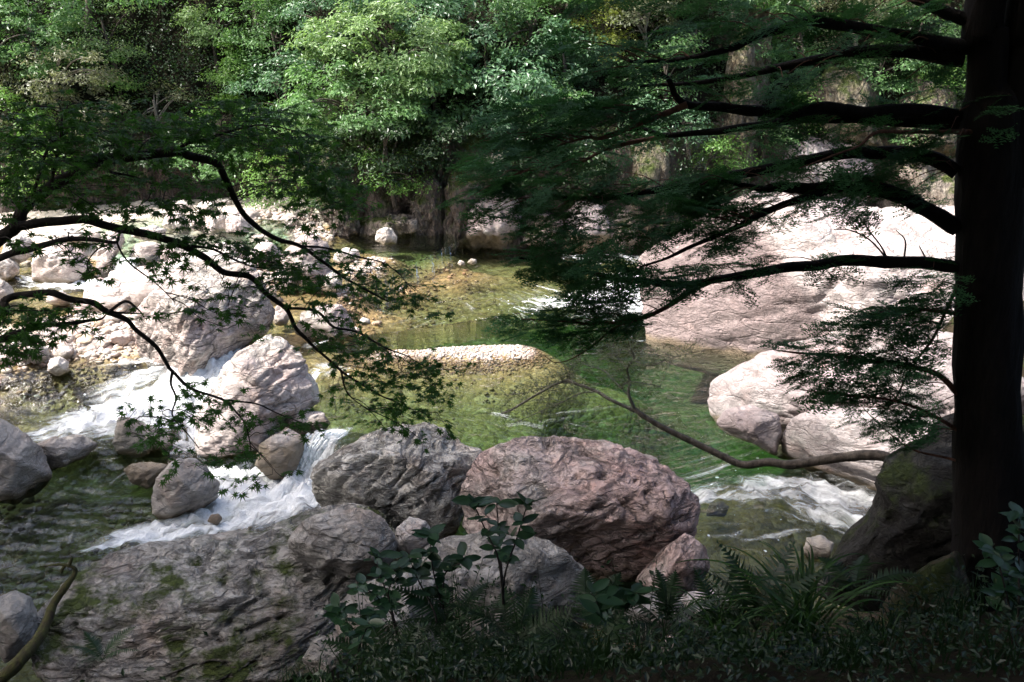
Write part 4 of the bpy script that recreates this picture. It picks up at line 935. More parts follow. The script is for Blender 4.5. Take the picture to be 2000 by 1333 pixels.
# ------------------------------------------------------------------ fir
FX, FY = 3.2, 6.6
fir = thing('fir_tree', 'dark fir with long level boughs and straight trunk at the right', 'tree', (FX, FY, 2.3))
FO = np.array([FX, FY, 2.3])
def fpt(px, py, d): return at_y(px, py, d) - FO
mb = MB()
tp = [at_y(1938, 1240, FY), at_y(1934, 1100, FY), at_y(1930, 800, FY), at_y(1932, 450, FY), at_y(1935, 230, FY), at_y(1938, 150, FY)]
tube(mb, spline(np.array(tp) - FO, 8), [.44, .27, .22, .215, .20, .08], 26, .11)
mb.obj('trunk', M['barkfir'], fir)
for pts, rr in (([(1925, 330), (1926, 200), (1931, 60), (1934, -60)], [.14, .125, .12, .12]), ([(1965, 360), (1985, 200), (2008, 60), (2018, -60)], [.16, .14, .135, .13])):
    mb = MB(); q = [at_y(a, b, FY) - FO for a, b in pts]; q += [q[-1] + np.array([.05, 0, 4.5]), q[-1] + np.array([.1, 0, 11.])]
    tube(mb, spline(q, 8), rr + [.09, .03], 18, .06); mb.obj('stem', M['barkfir'], fir)
FB = [
    ([(1870, 522), (1755, 512), (1650, 510), (1598, 519), (1528, 524), (1458, 537), (1398, 547), (1349, 556), (1210, 547), (1175, 540), (1140, 530), (1088, 519), (1014, 502)], .0, 1.2, .045),
    ([(1398, 547), (1349, 568), (1297, 603), (1245, 624), (1192, 633), (1105, 628), (1018, 624)], .7, 1.1, .024),
    ([(1245, 624), (1195, 645), (1158, 676), (1120, 700), (1085, 708), (1060, 692)], .9, 1.2, .009),
    ([(1870, 445), (1818, 413), (1766, 385), (1720, 371), (1668, 366), (1580, 368), (1517, 368), (1489, 371), (1458, 362), (1416, 354)], 0., .3, .06),
    ([(1668, 368), (1608, 375), (1545, 396), (1482, 420), (1440, 445), (1370, 474), (1307, 502), (1250, 520)], .2, -.4, .03),
    ([(1870, 336), (1825, 312), (1772, 298), (1702, 299), (1643, 301), (1580, 312), (1510, 327), (1440, 343), (1370, 357), (1300, 368), (1245, 380), (1192, 385), (1147, 387), (1040, 385)], 0., .9, .05),
    ([(1874, 228), (1790, 217), (1702, 220), (1615, 210), (1545, 219), (1475, 217), (1405, 210), (1342, 205), (1318, 189), (1304, 154), (1260, 130)], 0., -.5, .048),
    ([(1342, 205), (1298, 224), (1245, 241), (1175, 270), (1147, 270), (1080, 290)], -.4, -.3, .022),
    ([(1874, 243), (1755, 235), (1650, 231), (1580, 231), (1510, 241), (1440, 250), (1387, 259), (1300, 264), (1252, 252), (1180, 262)], 0., .7, .042),
    ([(1300, 264), (1228, 280), (1175, 294), (1133, 315), (1070, 329), (980, 335)], .6, .9, .018),
    ([(1881, 119), (1808, 108), (1755, 101), (1668, 100), (1632, 108), (1545, 129), (1475, 143), (1370, 161), (1250, 170)], 0., .5, .05),
    ([(1891, 94), (1842, 84), (1772, 70), (1685, 56), (1615, 45), (1580, 38), (1545, 49), (1475, 72), (1433, 94), (1387, 105), (1317, 115), (1230, 120)], 0., -.6, .045),
    ([(1905, 47), (1842, 21), (1790, 0), (1720, -30), (1600, -50), (1480, -30), (1380, 0)], 0., .3, .045),
    ([(1900, 259), (1825, 259), (1720, 259), (1667, 290), (1560, 330)], -.1, -.7, .016),
    ([(1870, 770), (1818, 725), (1720, 708), (1650, 697), (1570, 690), (1510, 684)], 0., .5, .022),
    ([(1868, 615), (1790, 603), (1737, 613), (1695, 603), (1620, 640)], 0., .6, .014),
    ([(1868, 560), (1830, 650), (1780, 720), (1740, 790), (1690, 830)], 0., .3, .012),
    ([(1870, 840), (1800, 800), (1730, 780), (1640, 770), (1560, 760)], 0., .2, .014),
    ([(1868, 900), (1790, 880), (1740, 850), (1680, 790)], 0., .5, .010),
]
fir_br = []
for pts, d0, d1, r in FB:
    t = np.linspace(0, 1, len(pts)); P = np.array([fpt(a, b, FY + d0 + (d1 - d0) * q) for (a, b), q in zip(pts, t)])
    P = spline(P, 5); mb = MB()
    P = P + .012 * np.stack([perlin(P * 4 + 7 * k) for k in range(3)], 1)
    tube(mb, P, [r, r * .8, r * .55, r * .2], 8, .12)
    o = mb.obj('branch', M['barkred'] if r < .03 else M['barkfir'], fir)
    fir_br.append((o, P, MB(), MB()))
def fir_spray(seed):
    rs = np.random.default_rng(seed); mb = []; needles = []
    def shoot(a, d, ln):
        n = max(3, int(ln / .019)); tt = np.linspace(.02, 1, n)[:, None]
        side = np.cross(d, [0, 0, 1.]); side /= np.linalg.norm(side)
        base = a + d * ln * tt + np.array([0, 0, -.10]) * (ln * tt ** 2) * .6
        for s in (-1, 1):
            dirn = unit(d * .55 + side * s + np.array([0, 0, .12]) + rs.normal(size=(n, 3)) * .18)
            L = .036 * (1 - .35 * tt ** 3) * rs.uniform(.8, 1.15, (n, 1))
            wv = d * .0085
            needles.append(np.stack([base - wv, base + wv, base + dirn * L], 1))
        # twig as thin triangle strip
        up = np.array([0, 0, .0016])
        b0 = base[:-1]; b1 = base[1:]
        needles.append(np.stack([b0 - up, b0 + up, b1], 1))
    L0 = .36; d0 = np.array([1., 0, 0])
    shoot(np.zeros(3), d0, L0)
    for i in range(9):
        u = .05 + i * .035; s = 1 if i % 2 else -1
        ang = s * rs.uniform(.7, 1.0); d = np.array([math.cos(ang), math.sin(ang), rs.normal(0, .08)]); d /= np.linalg.norm(d)
        ln = (.21 - u * .38) * rs.uniform(.8, 1.15)
        st = np.array([u, 0, -.036 * (u / L0) ** 2])
        shoot(st, d, ln)
        if ln > .12 :
            for q, ss in ((.45, 1), (.6, -1)):
                a2 = ang + ss * .75; d2 = np.array([math.cos(a2), math.sin(a2), 0.])
                shoot(st + d * ln * q + np.array([0, 0, -.02 * ln]), d2, ln * .42)
    return np.concatenate(needles)
SPR = [fir_spray(s) for s in range(4)]
FREG = [  # polygon, count
    ([(1130, -20), (1400, -20), (1380, 110), (1250, 170), (1130, 150)], 60),
    ([(1380, -20), (1880, -20), (1880, 100), (1700, 90), (1560, 60), (1400, 100)], 120),
    ([(1200, 100), (1500, 90), (1650, 110), (1880, 120), (1880, 200), (1600, 200), (1350, 200), (1180, 180)], 105),
    ([(1000, 210), (1150, 180), (1340, 190), (1300, 260), (1180, 300), (980, 290)], 110),
    ([(1340, 210), (1880, 200), (1880, 290), (1650, 280), (1400, 260)], 62),
    ([(920, 300), (1100, 280), (1250, 280), (1230, 340), (1050, 370), (940, 360)], 85),
    ([(880, 380), (1000, 350), (1180, 360), (1250, 390), (1180, 440), (1060, 450), (960, 420)], 100),
    ([(1180, 360), (1400, 330), (1500, 330), (1480, 370), (1350, 410), (1220, 430)], 60),
    ([(1500, 300), (1870, 280), (1870, 350), (1750, 350), (1500, 350)], 75),
    ([(1000, 440), (1150, 430), (1300, 400), (1400, 400), (1380, 450), (1200, 480), (1060, 490)], 75),
    ([(1380, 380), (1550, 370), (1640, 380), (1720, 400), (1690, 420), (1550, 410), (1480, 480), (1440, 490), (1380, 450)], 85),
    ([(1640, 340), (1780, 340), (1860, 390), (1820, 400), (1720, 365)], 40),
    ([(1010, 490), (1130, 500), (1300, 520), (1450, 515), (1540, 500), (1480, 540), (1330, 570), (1180, 560), (1040, 530)], 120),
    ([(990, 610), (1100, 600), (1180, 580), (1290, 590), (1320, 600), (1260, 650), (1150, 660), (1030, 650)], 105),
    ([(1130, 530), (1260, 555), (1230, 600), (1160, 600)], 30),
    ([(1530, 690), (1620, 640), (1750, 600), (1865, 580), (1865, 800), (1780, 830), (1700, 800), (1600, 760), (1540, 720)], 175),
    ([(1800, 520), (1866, 500), (1866, 600), (1790, 600)], 30),
    ([(1690, 820), (1800, 800), (1865, 810), (1860, 900), (1780, 880)], 25),
    ([(1880, 180), (1990, 160), (1990, 260), (1900, 260)], 14),
    ([(1600, 520), (1680, 500), (1760, 505), (1700, 518)], 6),
]
allb = np.concatenate([b[1] for b in fir_br]); bid = np.concatenate([np.full(len(b[1]), i) for i, b in enumerate(fir_br)])
for poly, cnt in FREG:
    Q = np.array(poly, float); k = 0
    while k < cnt * (.85 if Q[:, 0].mean() < 1250 else (.6 if Q[:, 1].mean() < 330 else 1.05)):
        s = np.array([[random.uniform(Q[:, 0].min(), Q[:, 0].max()), random.uniform(Q[:, 1].min(), Q[:, 1].max())]])
        if not in_poly(s, Q)[0]: continue
        r = ray(s[0, 0], s[0, 1]); r = r / r[1]
        # nearest branch point in the image, placed near its depth
        bp = allb + FO; pr = np.column_stack([bp[:, 0] / bp[:, 1], (bp[:, 2] - CAMZ) / bp[:, 1]])
        dd = np.hypot(pr[:, 0] - r[0] - .02, (pr[:, 1] - r[2]) * 1.3); j = int(np.argsort(dd)[rng.integers(0, 8)])
        y = bp[j, 1] + rng.normal(0, .22) ; X = C0 + r * y - FO
        b = fir_br[bid[j]]
        S = SPR[rng.integers(4)] * rng.uniform(.5, .95)
        yaw = math.pi + rng.normal(0, .75); tl = rng.normal(-.15, .22); ro = rng.normal(.2, .28)
        cz, sz, ct, st, cr, sr = math.cos(yaw), math.sin(yaw), math.cos(tl), math.sin(tl), math.cos(ro), math.sin(ro)
        Rx = np.array([[1, 0, 0], [0, cr, -sr], [0, sr, cr]]); Ry = np.array([[ct, 0, -st], [0, 1, 0], [st, 0, ct]]); Rz = np.array([[cz, -sz, 0], [sz, cz, 0], [0, 0, 1]])
        RM = Rz @ Ry @ Rx
        Vv = S.reshape(-1, 3) @ RM.T + X
        b[2].add(Vv, np.arange(len(Vv)).reshape(-1, 3), np.clip(rng.normal(.45, .25), 0, 1))
        # twig joining it to its branch
        A = allb[j]; mdl = (A + X) / 2 + np.array([0, 0, .03])
        if np.linalg.norm(X - A) < .5 and rng.random() < .35 and abs(X[2] - A[2]) < .45 * abs(X[0] - A[0]) + .03: tube(b[3], spline([A, mdl, X], 3), [.005, .0025], 4)
        k += 1
for o, P, fo, tw in fir_br:
    if fo.n: tag(fo.obj('needles', LEAF['fir'], o, smooth=False), kind='stuff')
    if tw.n: tag(tw.obj('twigs', M['barkred'], o), kind='stuff')
# bare twigs standing up from the lowest bough
o = fir_br[0][0]; mb = MB()
for pts in ([(1738, 512), (1700, 470), (1660, 450), (1628, 449)], [(1735, 510), (1720, 480), (1690, 440), (1697, 430)], [(1766, 505), (1768, 470), (1750, 450)], [(1810, 508), (1795, 480)]):
    tube(mb, spline([fpt(a, b, FY + .2) for a, b in pts], 4), [.008, .003], 5)
mb.obj('bare_twig', M['barkfir'], o)
mb = MB()
for k in range(90):
    zz = rng.uniform(6.6, 14); a = rng.uniform(0, 6.28); rr = (16 - zz) * .22 * rng.uniform(.3, 1)
    S = SPR[0][::3] * 4; Vv = S.reshape(-1, 3); c, s_ = math.cos(a), math.sin(a)
    Vv = np.column_stack([Vv[:, 0] * c - Vv[:, 1] * s_, Vv[:, 0] * s_ + Vv[:, 1] * c, Vv[:, 2]]) + np.array([c * rr * .3, s_ * rr * .3, zz])
    mb.add(Vv, np.arange(len(Vv)).reshape(-1, 3), .4)
tag(mb.obj('upper_needles', LEAF['fir'], fir, smooth=False), kind='stuff')

# ------------------------------------------------------------------ maple
MO = np.array([-4.6, 4.6, 2.4])
maple = thing('maple_tree', 'dark leaved maple reaching in over the stream from the left', 'tree', MO)
def mpt(px, py, d): return at_y(px, py, d) - MO
mb = MB(); tube(mb, spline([np.array([0, 0, -.6]), np.array([.1, .2, 1.2]), np.array([.5, .5, 2.6]), np.array([.6, .6, 4.6]), np.array([.4, .6, 7.])], 6), [.2, .16, .12, .09, .04], 12, .06)
mb.obj('trunk', M['barkmaple'], maple)
MBR = [
    ([(-220, 640), (-100, 540), (0, 466), (32, 441), (46, 410), (77, 382), (140, 343), (196, 312), (245, 308), (343, 296), (371, 306), (420, 317), (438, 347), (462, 396), (490, 434), (543, 467), (588, 482), (630, 512), (697, 558), (760, 590)], 5.2, 6.6, .038),
    ([(343, 296), (375, 277), (403, 275), (431, 263), (500, 245), (570, 255)], 5.7, 6.0, .012),
    ([(196, 312), (215, 335), (260, 345), (330, 370)], 5.5, 5.9, .010),
    ([(100, 360), (120, 270), (120, 230), (135, 200)], 5.4, 5.3, .010),
    ([(60, 400), (95, 290), (150, 248), (180, 260)], 5.3, 5.6, .010),
    ([(32, 441), (88, 435), (161, 430), (210, 442), (287, 458), (350, 477), (396, 502), (438, 533), (487, 540), (518, 572), (557, 603), (578, 642), (613, 677), (665, 722), (720, 760), (800, 800)], 5.35, 6.4, .026),
    ([(557, 602), (616, 607), (651, 638), (700, 650), (748, 677), (797, 697), (840, 720)], 5.95, 6.4, .010),
    ([(588, 482), (640, 485), (690, 500), (760, 520), (810, 570)], 6.2, 6.7, .008),
    ([(350, 477), (420, 490), (490, 520), (560, 525)], 5.7, 6.2, .009),
    ([(-180, 590), (0, 502), (52, 488), (98, 475), (157, 467), (224, 474), (235, 456), (260, 440)], 5.0, 5.3, .020),
    ([(228, 474), (245, 505), (275, 535), (310, 560), (340, 590)], 5.3, 5.5, .006),
    ([(225, 475), (190, 490), (172, 520), (190, 545)], 5.3, 5.2, .005),
    ([(-150, 700), (0, 617), (7, 589), (46, 575), (95, 572), (140, 586), (182, 593), (210, 610), (245, 622), (266, 645), (305, 677), (326, 712), (336, 726), (378, 761), (438, 782), (462, 806), (483, 838), (490, 880)], 4.9, 5.6, .020),
    ([(336, 726), (333, 750), (343, 778), (336, 810), (361, 841), (389, 875)], 5.3, 5.5, .008),
    ([(210, 610), (245, 588), (270, 605), (280, 620)], 5.1, 5.2, .009),
    ([(210, 608), (250, 612), (280, 613)], 5.1, 5.2, .007),
    ([(-180, 720), (0, 663), (53, 645), (105, 635), (158, 629), (196, 624), (210, 610)], 4.7, 5.1, .018),
    ([(438, 782), (500, 790), (560, 815), (600, 830)], 5.5, 5.7, .006),
    ([(665, 722), (680, 770), (720, 800)], 6.1, 6.2, .007),
]
mbr = []
for pts, d0, d1, r in MBR:
    t = np.linspace(0, 1, len(pts)); P = spline(np.array([mpt(a, b, d0 + (d1 - d0) * q) for (a, b), q in zip(pts, t)]), 5)
    mb = MB(); P = P + .008 * np.stack([perlin(P * 7 + 7 * k) for k in range(3)], 1)
    tube(mb, P, [r, r * .85, r * .55, max(.0025, r * .15)], 8, .08)
    mbr.append((mb.obj('branch', M['barkmaple'], maple), P, MB(), MB(), []))
def maple_leaf():
    angs = np.radians([0, 38, 76, 120, 160]); tips = [1., .92, .74, .45, .22]
    pts = [(.0, 0.)]
    full = []
    for s in (1,):
        pass
    order = [-160, -120, -76, -38, 0, 38, 76, 120, 160]; tl = [.3, .5, .78, .95, 1., .95, .78, .5, .3]
    V = [(0, 0, 0)]
    for i, (a, l) in enumerate(zip(order, tl)):
        A = math.radians(a); V.append((math.cos(A) * l, math.sin(A) * l, -.16 * l * l))
        if i < len(order) - 1:
            m = math.radians((a + order[i + 1]) / 2); V.append((math.cos(m) * .30, math.sin(m) * .30, .01))
    F = []
    n = len(V)
    for i in range(1, n - 1): F.append((0, i, i + 1))
    return np.array(V), np.array(F)
MLV, MLF = maple_leaf()
MREG = [
    ([(30, 200), (110, 178), (190, 185), (250, 230), (330, 235), (330, 290), (190, 310), (100, 340), (40, 330), (-10, 260)], 900),
    ([(-20, 280), (100, 250), (200, 300), (120, 350), (60, 390), (20, 430), (-20, 440)], 520),
    ([(320, 230), (380, 195), (470, 195), (560, 210), (610, 245), (650, 300), (680, 360), (690, 400), (640, 420), (600, 370), (540, 320), (440, 300), (360, 290)], 1250),
    ([(560, 300), (640, 320), (690, 380), (680, 440), (610, 440), (560, 400), (500, 380)], 380),
    ([(150, 310), (340, 300), (420, 320), (430, 380), (330, 400), (200, 400), (110, 390)], 480),
    ([(60, 390), (200, 400), (420, 385), (430, 420), (300, 440), (180, 432), (60, 432)], 240),
    ([(0, 440), (60, 445), (180, 460), (100, 480), (0, 485)], 60),
    ([(270, 450), (370, 440), (470, 450), (540, 490), (600, 520), (640, 580), (650, 620), (590, 600), (530, 560), (470, 530), (400, 500), (330, 500)], 720),
    ([(560, 480), (650, 490), (720, 500), (780, 530), (830, 570), (865, 625), (820, 610), (740, 580), (680, 590), (640, 570), (600, 520)], 430),
    ([(240, 470), (310, 480), (330, 520), (300, 560), (270, 530)], 40),
    ([(360, 560), (500, 560), (540, 640), (440, 660), (380, 620)], 90),
    ([(0, 580), (60, 575), (140, 600), (150, 625), (60, 650), (0, 690), (-20, 640)], 330),
    ([(120, 490), (190, 500), (190, 545), (130, 560)], 60),
    ([(560, 610), (650, 620), (700, 640), (690, 690), (640, 720), (600, 670)], 170),
    ([(650, 650), (760, 670), (840, 690), (880, 720), (870, 790), (840, 830), (760, 835), (690, 800), (650, 750), (630, 700)], 620),
    ([(250, 800), (300, 755), (380, 750), (420, 770), (400, 800), (330, 850), (270, 860), (235, 850)], 210),
    ([(370, 800), (440, 785), (520, 800), (510, 830), (430, 830)], 60),
    ([(500, 830), (570, 810), (625, 830), (600, 850), (520, 850)], 85),
    ([(340, 890), (420, 870), (510, 870), (480, 900), (400, 915), (345, 925)], 90),
    ([(470, 920), (520, 915), (570, 935), (540, 945), (480, 938)], 32),
    ([(690, 850), (760, 840), (870, 830), (860, 860), (760, 860)], 30),
    ([(-10, 660), (60, 650), (120, 660), (40, 720), (-10, 720)], 80),
    ([(160, 590), (330, 590), (420, 620), (330, 640), (220, 630)], 40),
    ([(0, 0), (60, 30), (30, 130), (0, 140)], 30),
]
allm = np.concatenate([b[1] for b in mbr]); mid_ = np.concatenate([np.full(len(b[1]), i) for i, b in enumerate(mbr)])
bpw = allm + MO; mpr = np.column_stack([bpw[:, 0] / bpw[:, 1], (bpw[:, 2] - CAMZ) / bpw[:, 1]])
LEAFS = []
for poly, cnt in MREG:
    Q = np.array(poly, float); k = 0
    while k < cnt:
        s = np.array([[random.uniform(Q[:, 0].min(), Q[:, 0].max()), random.uniform(Q[:, 1].min(), Q[:, 1].max())]])
        if not in_poly(s, Q)[0]: continue
        r = ray(s[0, 0], s[0, 1]); r = r / r[1]
        dd = np.hypot(mpr[:, 0] - r[0] + .01, (mpr[:, 1] - r[2])); j = int(np.argsort(dd)[rng.integers(0, 5)])
        y = bpw[j, 1] + rng.normal(0, .3); c = C0 + r * y - MO; b = mid_[j]
        m = rng.integers(5, 10); dirn = unit(np.array([rng.normal(.5, .7), rng.normal(0, .8), rng.normal(-.1, .15)]))
        ln = rng.uniform(.12, .28)
        A = allm[j]
        if np.linalg.norm(A - c) < .4 and abs(A[2] - c[2]) < .6 * np.hypot(A[0] - c[0], A[1] - c[1]) and rng.random() < .5: tube(mbr[b][3], spline([A, (A + c) / 2 + np.array([0, 0, .02]), c, c + dirn * ln], 3), [.0035, .0015], 4)
        else: tube(mbr[b][3], [c, c + dirn * ln], [.002, .001], 3)
        for q in range(m):
            u = rng.random(); side = np.cross(dirn, [0, 0, 1]) * (1 if q % 2 else -1)
            pos = c + dirn * ln * u + side * .02
            xd = unit(dirn * .5 + side * .8 + rng.normal(size=3) * .35 + np.array([0, 0, -.25]))
            nz = unit(np.array([0, 0, 1.]) + rng.normal(size=3) * .38); yd = unit(np.cross(nz, xd)); nz = np.cross(xd, yd)
            sz = rng.uniform(.034, .054)
            LEAFS.append((b, pos, xd, yd, nz, sz, y))
        k += m
LEAFS.sort(key=lambda a: a[6] - a[5] * 30)
mlm = MB(); mlm.add(MLV, MLF, .5); LM = [mlm.mesh('leaf', LEAF['maple'], smooth=False)]
from mathutils import Matrix
for i, (b, pos, xd, yd, nz, sz, y) in enumerate(LEAFS):
    if i < 280:
        o = link('leaf', LM[0], mbr[b][0])
        Mx = Matrix(((xd[0], yd[0], nz[0], pos[0]), (xd[1], yd[1], nz[1], pos[1]), (xd[2], yd[2], nz[2], pos[2]), (0, 0, 0, 1)))
        o.matrix_local = Mx @ Matrix.Diagonal((sz, sz, sz, 1))
    else:
        mbr[b][2].add((MLV[:, :1] * xd + MLV[:, 1:2] * yd + MLV[:, 2:] * nz) * sz + pos, MLF, np.clip(rng.normal(.5, .25), 0, 1))
for o, P, lf, tw, _ in mbr:
    if lf.n: tag(lf.obj('foliage', LEAF['maple'], o, smooth=False), kind='stuff')
    if tw.n: tag(tw.obj('twigs', M['barkmaple'], o), kind='stuff')

# ------------------------------------------------------------------ leaning bare tree
lo = at_y(1760, 905, 8.2)
lt = thing('leaning_tree', 'thin grey tree bowing low over the water from the dark outcrop', 'tree', lo)
def lpt(px, py, d): return at_y(px, py, d) - lo
BT = [
    ([(1800, 930), (1755, 905), (1715, 890), (1650, 893), (1590, 902), (1540, 908), (1500, 903), (1450, 908), (1400, 886), (1350, 862), (1300, 838), (1260, 815), (1240, 800)], 8.2, 9.4, .055, 'trunk'),
    ([(1240, 803), (1190, 780), (1165, 765), (1125, 750), (1100, 745), (1050, 770), (1000, 800), (980, 808)], 9.4, 9.9, .020, 'branch'),
    ([(1240, 800), (1228, 770), (1230, 745), (1225, 720), (1238, 700), (1232, 680)], 9.4, 9.3, .018, 'branch'),
    ([(1230, 775), (1200, 745), (1180, 725), (1150, 715), (1130, 705)], 9.4, 9.8, .010, 'branch'),
    ([(1225, 720), (1210, 705), (1205, 690)], 9.3, 9.5, .007, 'branch'),
    ([(1215, 760), (1222, 748), (1250, 748), (1290, 755)], 9.4, 9.1, .008, 'branch'),
    ([(1120, 748), (1080, 750), (1040, 765), (990, 772)], 9.7, 10.1, .008, 'branch'),
    ([(1165, 765), (1130, 770), (1090, 790), (1030, 815), (1000, 830)], 9.6, 9.9, .007, 'branch'),
    ([(1238, 705), (1270, 715), (1310, 700), (1350, 690)], 9.3, 9.0, .006, 'branch'),
    ([(1115, 747), (1112, 730), (1118, 722)], 9.7, 9.7, .005, 'branch'),
]
for pts, d0, d1, r, nm in BT:
    P = spline([lpt(a, b, d0 + (d1 - d0) * q) for (a, b), q in zip(pts, np.linspace(0, 1, len(pts)))], 5)
    mb = MB(); tube(mb, P, [r, r * .75, r * .45], 9, .1); br = mb.obj(nm, M['barkpale'] if r < .03 else M['bark'], lt)
    if nm == 'branch':
        tw = MB(); lf = MB()
        for k in range(26):
            a = P[rng.integers(len(P) // 3, len(P))]; d = unit(np.array([rng.normal(-.3, .8), rng.normal(0, .6), rng.normal(.1, .5)])); l = rng.uniform(.1, .35)
            e = a + d * l; tube(tw, spline([a, a + d * l * .5 + np.array([0, 0, .02]), e], 3), [.0028, .001], 4)
            n = 9; X = a + d * l * rng.uniform(.35, 1, (n, 1)) + rng.normal(size=(n, 3)) * .03
            L = rng.uniform(.03, .055, n); leaves(lf, X, unit(np.array([0, 0, 1.]) + .6 * rng.normal(size=(n, 3))), L, L * .3, rng.random(n))
        tag(tw.obj('twigs', M['barkpale'], br), kind='stuff'); tag(lf.obj('foliage', LEAF['olive'], br, smooth=False), kind='stuff')

# ------------------------------------------------------------------ foreground plants
def nearpt(px, py, y): return at_y(px, py, y)
_lm = MB(); Vl = []; 
xs = np.array([0, .18, .42, .68, .88, 1.]); wd = np.array([.03, .2, .27, .22, .1, 0.])
Vl = np.concatenate([np.column_stack([xs, wd, .05 * wd - .12 * xs ** 2 + .04]), np.column_stack([xs, np.zeros(6), -.12 * xs ** 2]), np.column_stack([xs, -wd, .05 * wd - .12 * xs ** 2 + .04])])
Fl = np.concatenate([np.array([[i, i + 1, 7 + i, 6 + i], [6 + i, 7 + i, 13 + i, 12 + i]]) for i in range(5)])
SHL = []
for tv in (.2, .5, .8):
    m_ = MB(); m_.add(Vl, Fl[:, ::-1], tv); SHL.append(m_.mesh('leaf', LEAF['shrub']))
def place_leaf(parent, pos, d, up, L):
    d = unit(np.asarray(d, float)); y = unit(np.cross(up, d)); z = np.cross(d, y)
    o = link('leaf', SHL[rng.integers(3)], parent)
    o.matrix_local = Matrix(((d[0], y[0], z[0], pos[0]), (d[1], y[1], z[1], pos[1]), (d[2], y[2], z[2], pos[2]), (0, 0, 0, 1))) @ Matrix.Diagonal((L, L, L, 1))
def shrub(label, base, stems, y, L=.10, r=.008):
    bo = nearpt(base[0], base[1], y); t = thing('shrub', label, 'shrub', bo, 'broad leaved saplings on the near bank')
    for pts in stems:
        P = spline([np.zeros(3)] + [nearpt(a, b, y + rng.normal(0, .12)) - bo for a, b in pts], 5)
        mb = MB(); tube(mb, P, [r, r * .4], 6); s = mb.obj('stem', M['barkmaple'], t)
        n = len(P)
        for w_ in (.5, .68, .84, 1.):
            a = P[int((n - 1) * w_)]
            m = 4 if w_ < 1 else 7
            ph = rng.uniform(0, 6.28)
            for q in range(m):
                an = ph + q * 6.28 / m + rng.normal(0, .3)
                d = np.array([math.cos(an), math.sin(an), rng.uniform(-.15, .45)])
                place_leaf(s, a + rng.normal(size=3) * .012, d, unit(np.array([0, -.25, 1]) + rng.normal(size=3) * .3), L * rng.uniform(.9, 1.6))
shrub('tall broad leaved sapling in front of the pink domed boulder', (985, 1215), [[(980, 1120), (975, 1050), (970, 985)], [(985, 1130), (1010, 1050), (1030, 985)], [(975, 1100), (950, 1040), (925, 985)]], 5.4, .085)
shrub('broad leaved sapling in front of the small pinkish rock', (850, 1245), [[(860, 1180), (845, 1110), (840, 1050)], [(865, 1190), (870, 1120), (910, 1095)], [(850, 1200), (815, 1130), (800, 1090)]], 5.3, .095)
shrub('slender sapling in front of the mossy slab', (780, 1260), [[(765, 1190), (745, 1130), (735, 1095)], [(765, 1200), (760, 1150), (785, 1110)], [(770, 1210), (730, 1160), (700, 1150)]], 5.2, .075, .006)
shrub('low broad leaved sapling at the bottom of the middle', (700, 1320), [[(690, 1260), (670, 1215), (660, 1190)], [(700, 1270), (715, 1230), (730, 1200)]], 5.1, .08, .006)
shrub('broad leaved sapling right of the tall sapling', (1190, 1290), [[(1185, 1240), (1170, 1190), (1160, 1165)], [(1195, 1240), (1225, 1185), (1240, 1160)]], 5.2, .11, .006)
shrub('dark sapling at the right edge below the fir', (1985, 1260), [[(1970, 1180), (1950, 1100), (1935, 1075)], [(1990, 1170), (1990, 1060), (1992, 1010)], [(1980, 1220), (1960, 1160), (1975, 1130)]], 4.9, .09)
# ferns
def frond_mesh(seed, kind='fern'):
    rs = np.random.default_rng(seed); mb = MB(); n = 22
    t = np.linspace(0, 1, n); P = np.column_stack([t, np.zeros(n), .42 * t - .55 * t ** 2.2])
    tube(mb, P, [.008, .003], 4, tint=.3)
    for i in range(3, n):
        w_ = .30 * math.sin(math.pi * min(1, (t[i] - .06) / .94) ** .75) * (1 - .25 * t[i]) + .015
        for s in (-1, 1):
            d = unit(np.array([.42 + rs.normal(0, .05), s, -.12 + rs.normal(0, .08)]))
            k = 5; u = np.linspace(0, 1, k + 1)[:, None]
            ax = P[i] + d * w_ * u + np.array([0, 0, -.12]) * w_ * u ** 2
            hw = .024 * (1 - u[:, 0] ** 1.5) + .001
            e1 = ax + np.array([1., 0, 0]) * hw[:, None]; e2 = ax - np.array([.8, 0, 0]) * hw[:, None]
            q = np.arange(k)
            mb.add(np.concatenate([e1, e2]), np.stack([q, q + 1, k + 2 + q, k + 1 + q], 1), np.clip(rs.normal(.5, .2), 0, 1))
    return mb.mesh('frond', LEAF['fern'], smooth=False)
FR = [frond_mesh(s) for s in range(3)]
def fern(label, base, y, n, L, lift=.55, spread=6.28, a0=0):
    bo = nearpt(base[0], base[1], y); t = thing('fern', label, 'fern', bo, 'ferns on the near bank')
    for k in range(n):
        o = link('frond', FR[rng.integers(3)], t); l = L * rng.uniform(.75, 1.15)
        o.rotation_euler = (rng.normal(0, .2), -lift * rng.uniform(.6, 1.3), a0 + spread * k / n + rng.normal(0, .2)); o.scale = (l, l, l)
fern('tall fern standing against the right rapid', (1475, 1230), 5.3, 6, .62, 1.0)
fern('fern left of the tall fern at the water edge', (1400, 1240), 5.5, 6, .5, .8)
fern('fern below the domed boulder', (1150, 1240), 5.4, 7, .5)
fern('dark fern at the foot of the tall sapling', (1000, 1260), 5.1, 7, .5)
fern('fern at the foot of the front sapling', (880, 1230), 5.2, 7, .42)
fern('fern in front of the angular pale rock', (760, 1310), 5., 6, .4)
fern('fern in the bottom middle of the undergrowth', (1080, 1330), 4.9, 7, .5)
fern('fern beside the brown rock face', (1670, 1160), 6., 6, .42)
fern('fern in front of the brown rock face', (1760, 1290), 5.1, 6, .4)
fern('small fern on the bottom edge at the right', (1880, 1320), 4.8, 6, .4)
fern('fern between the undercut rock and the sedge', (1300, 1230), 5.4, 7, .45)
fern('small fern at the lower left under the dead branch', (200, 1290), 7., 6, .35)
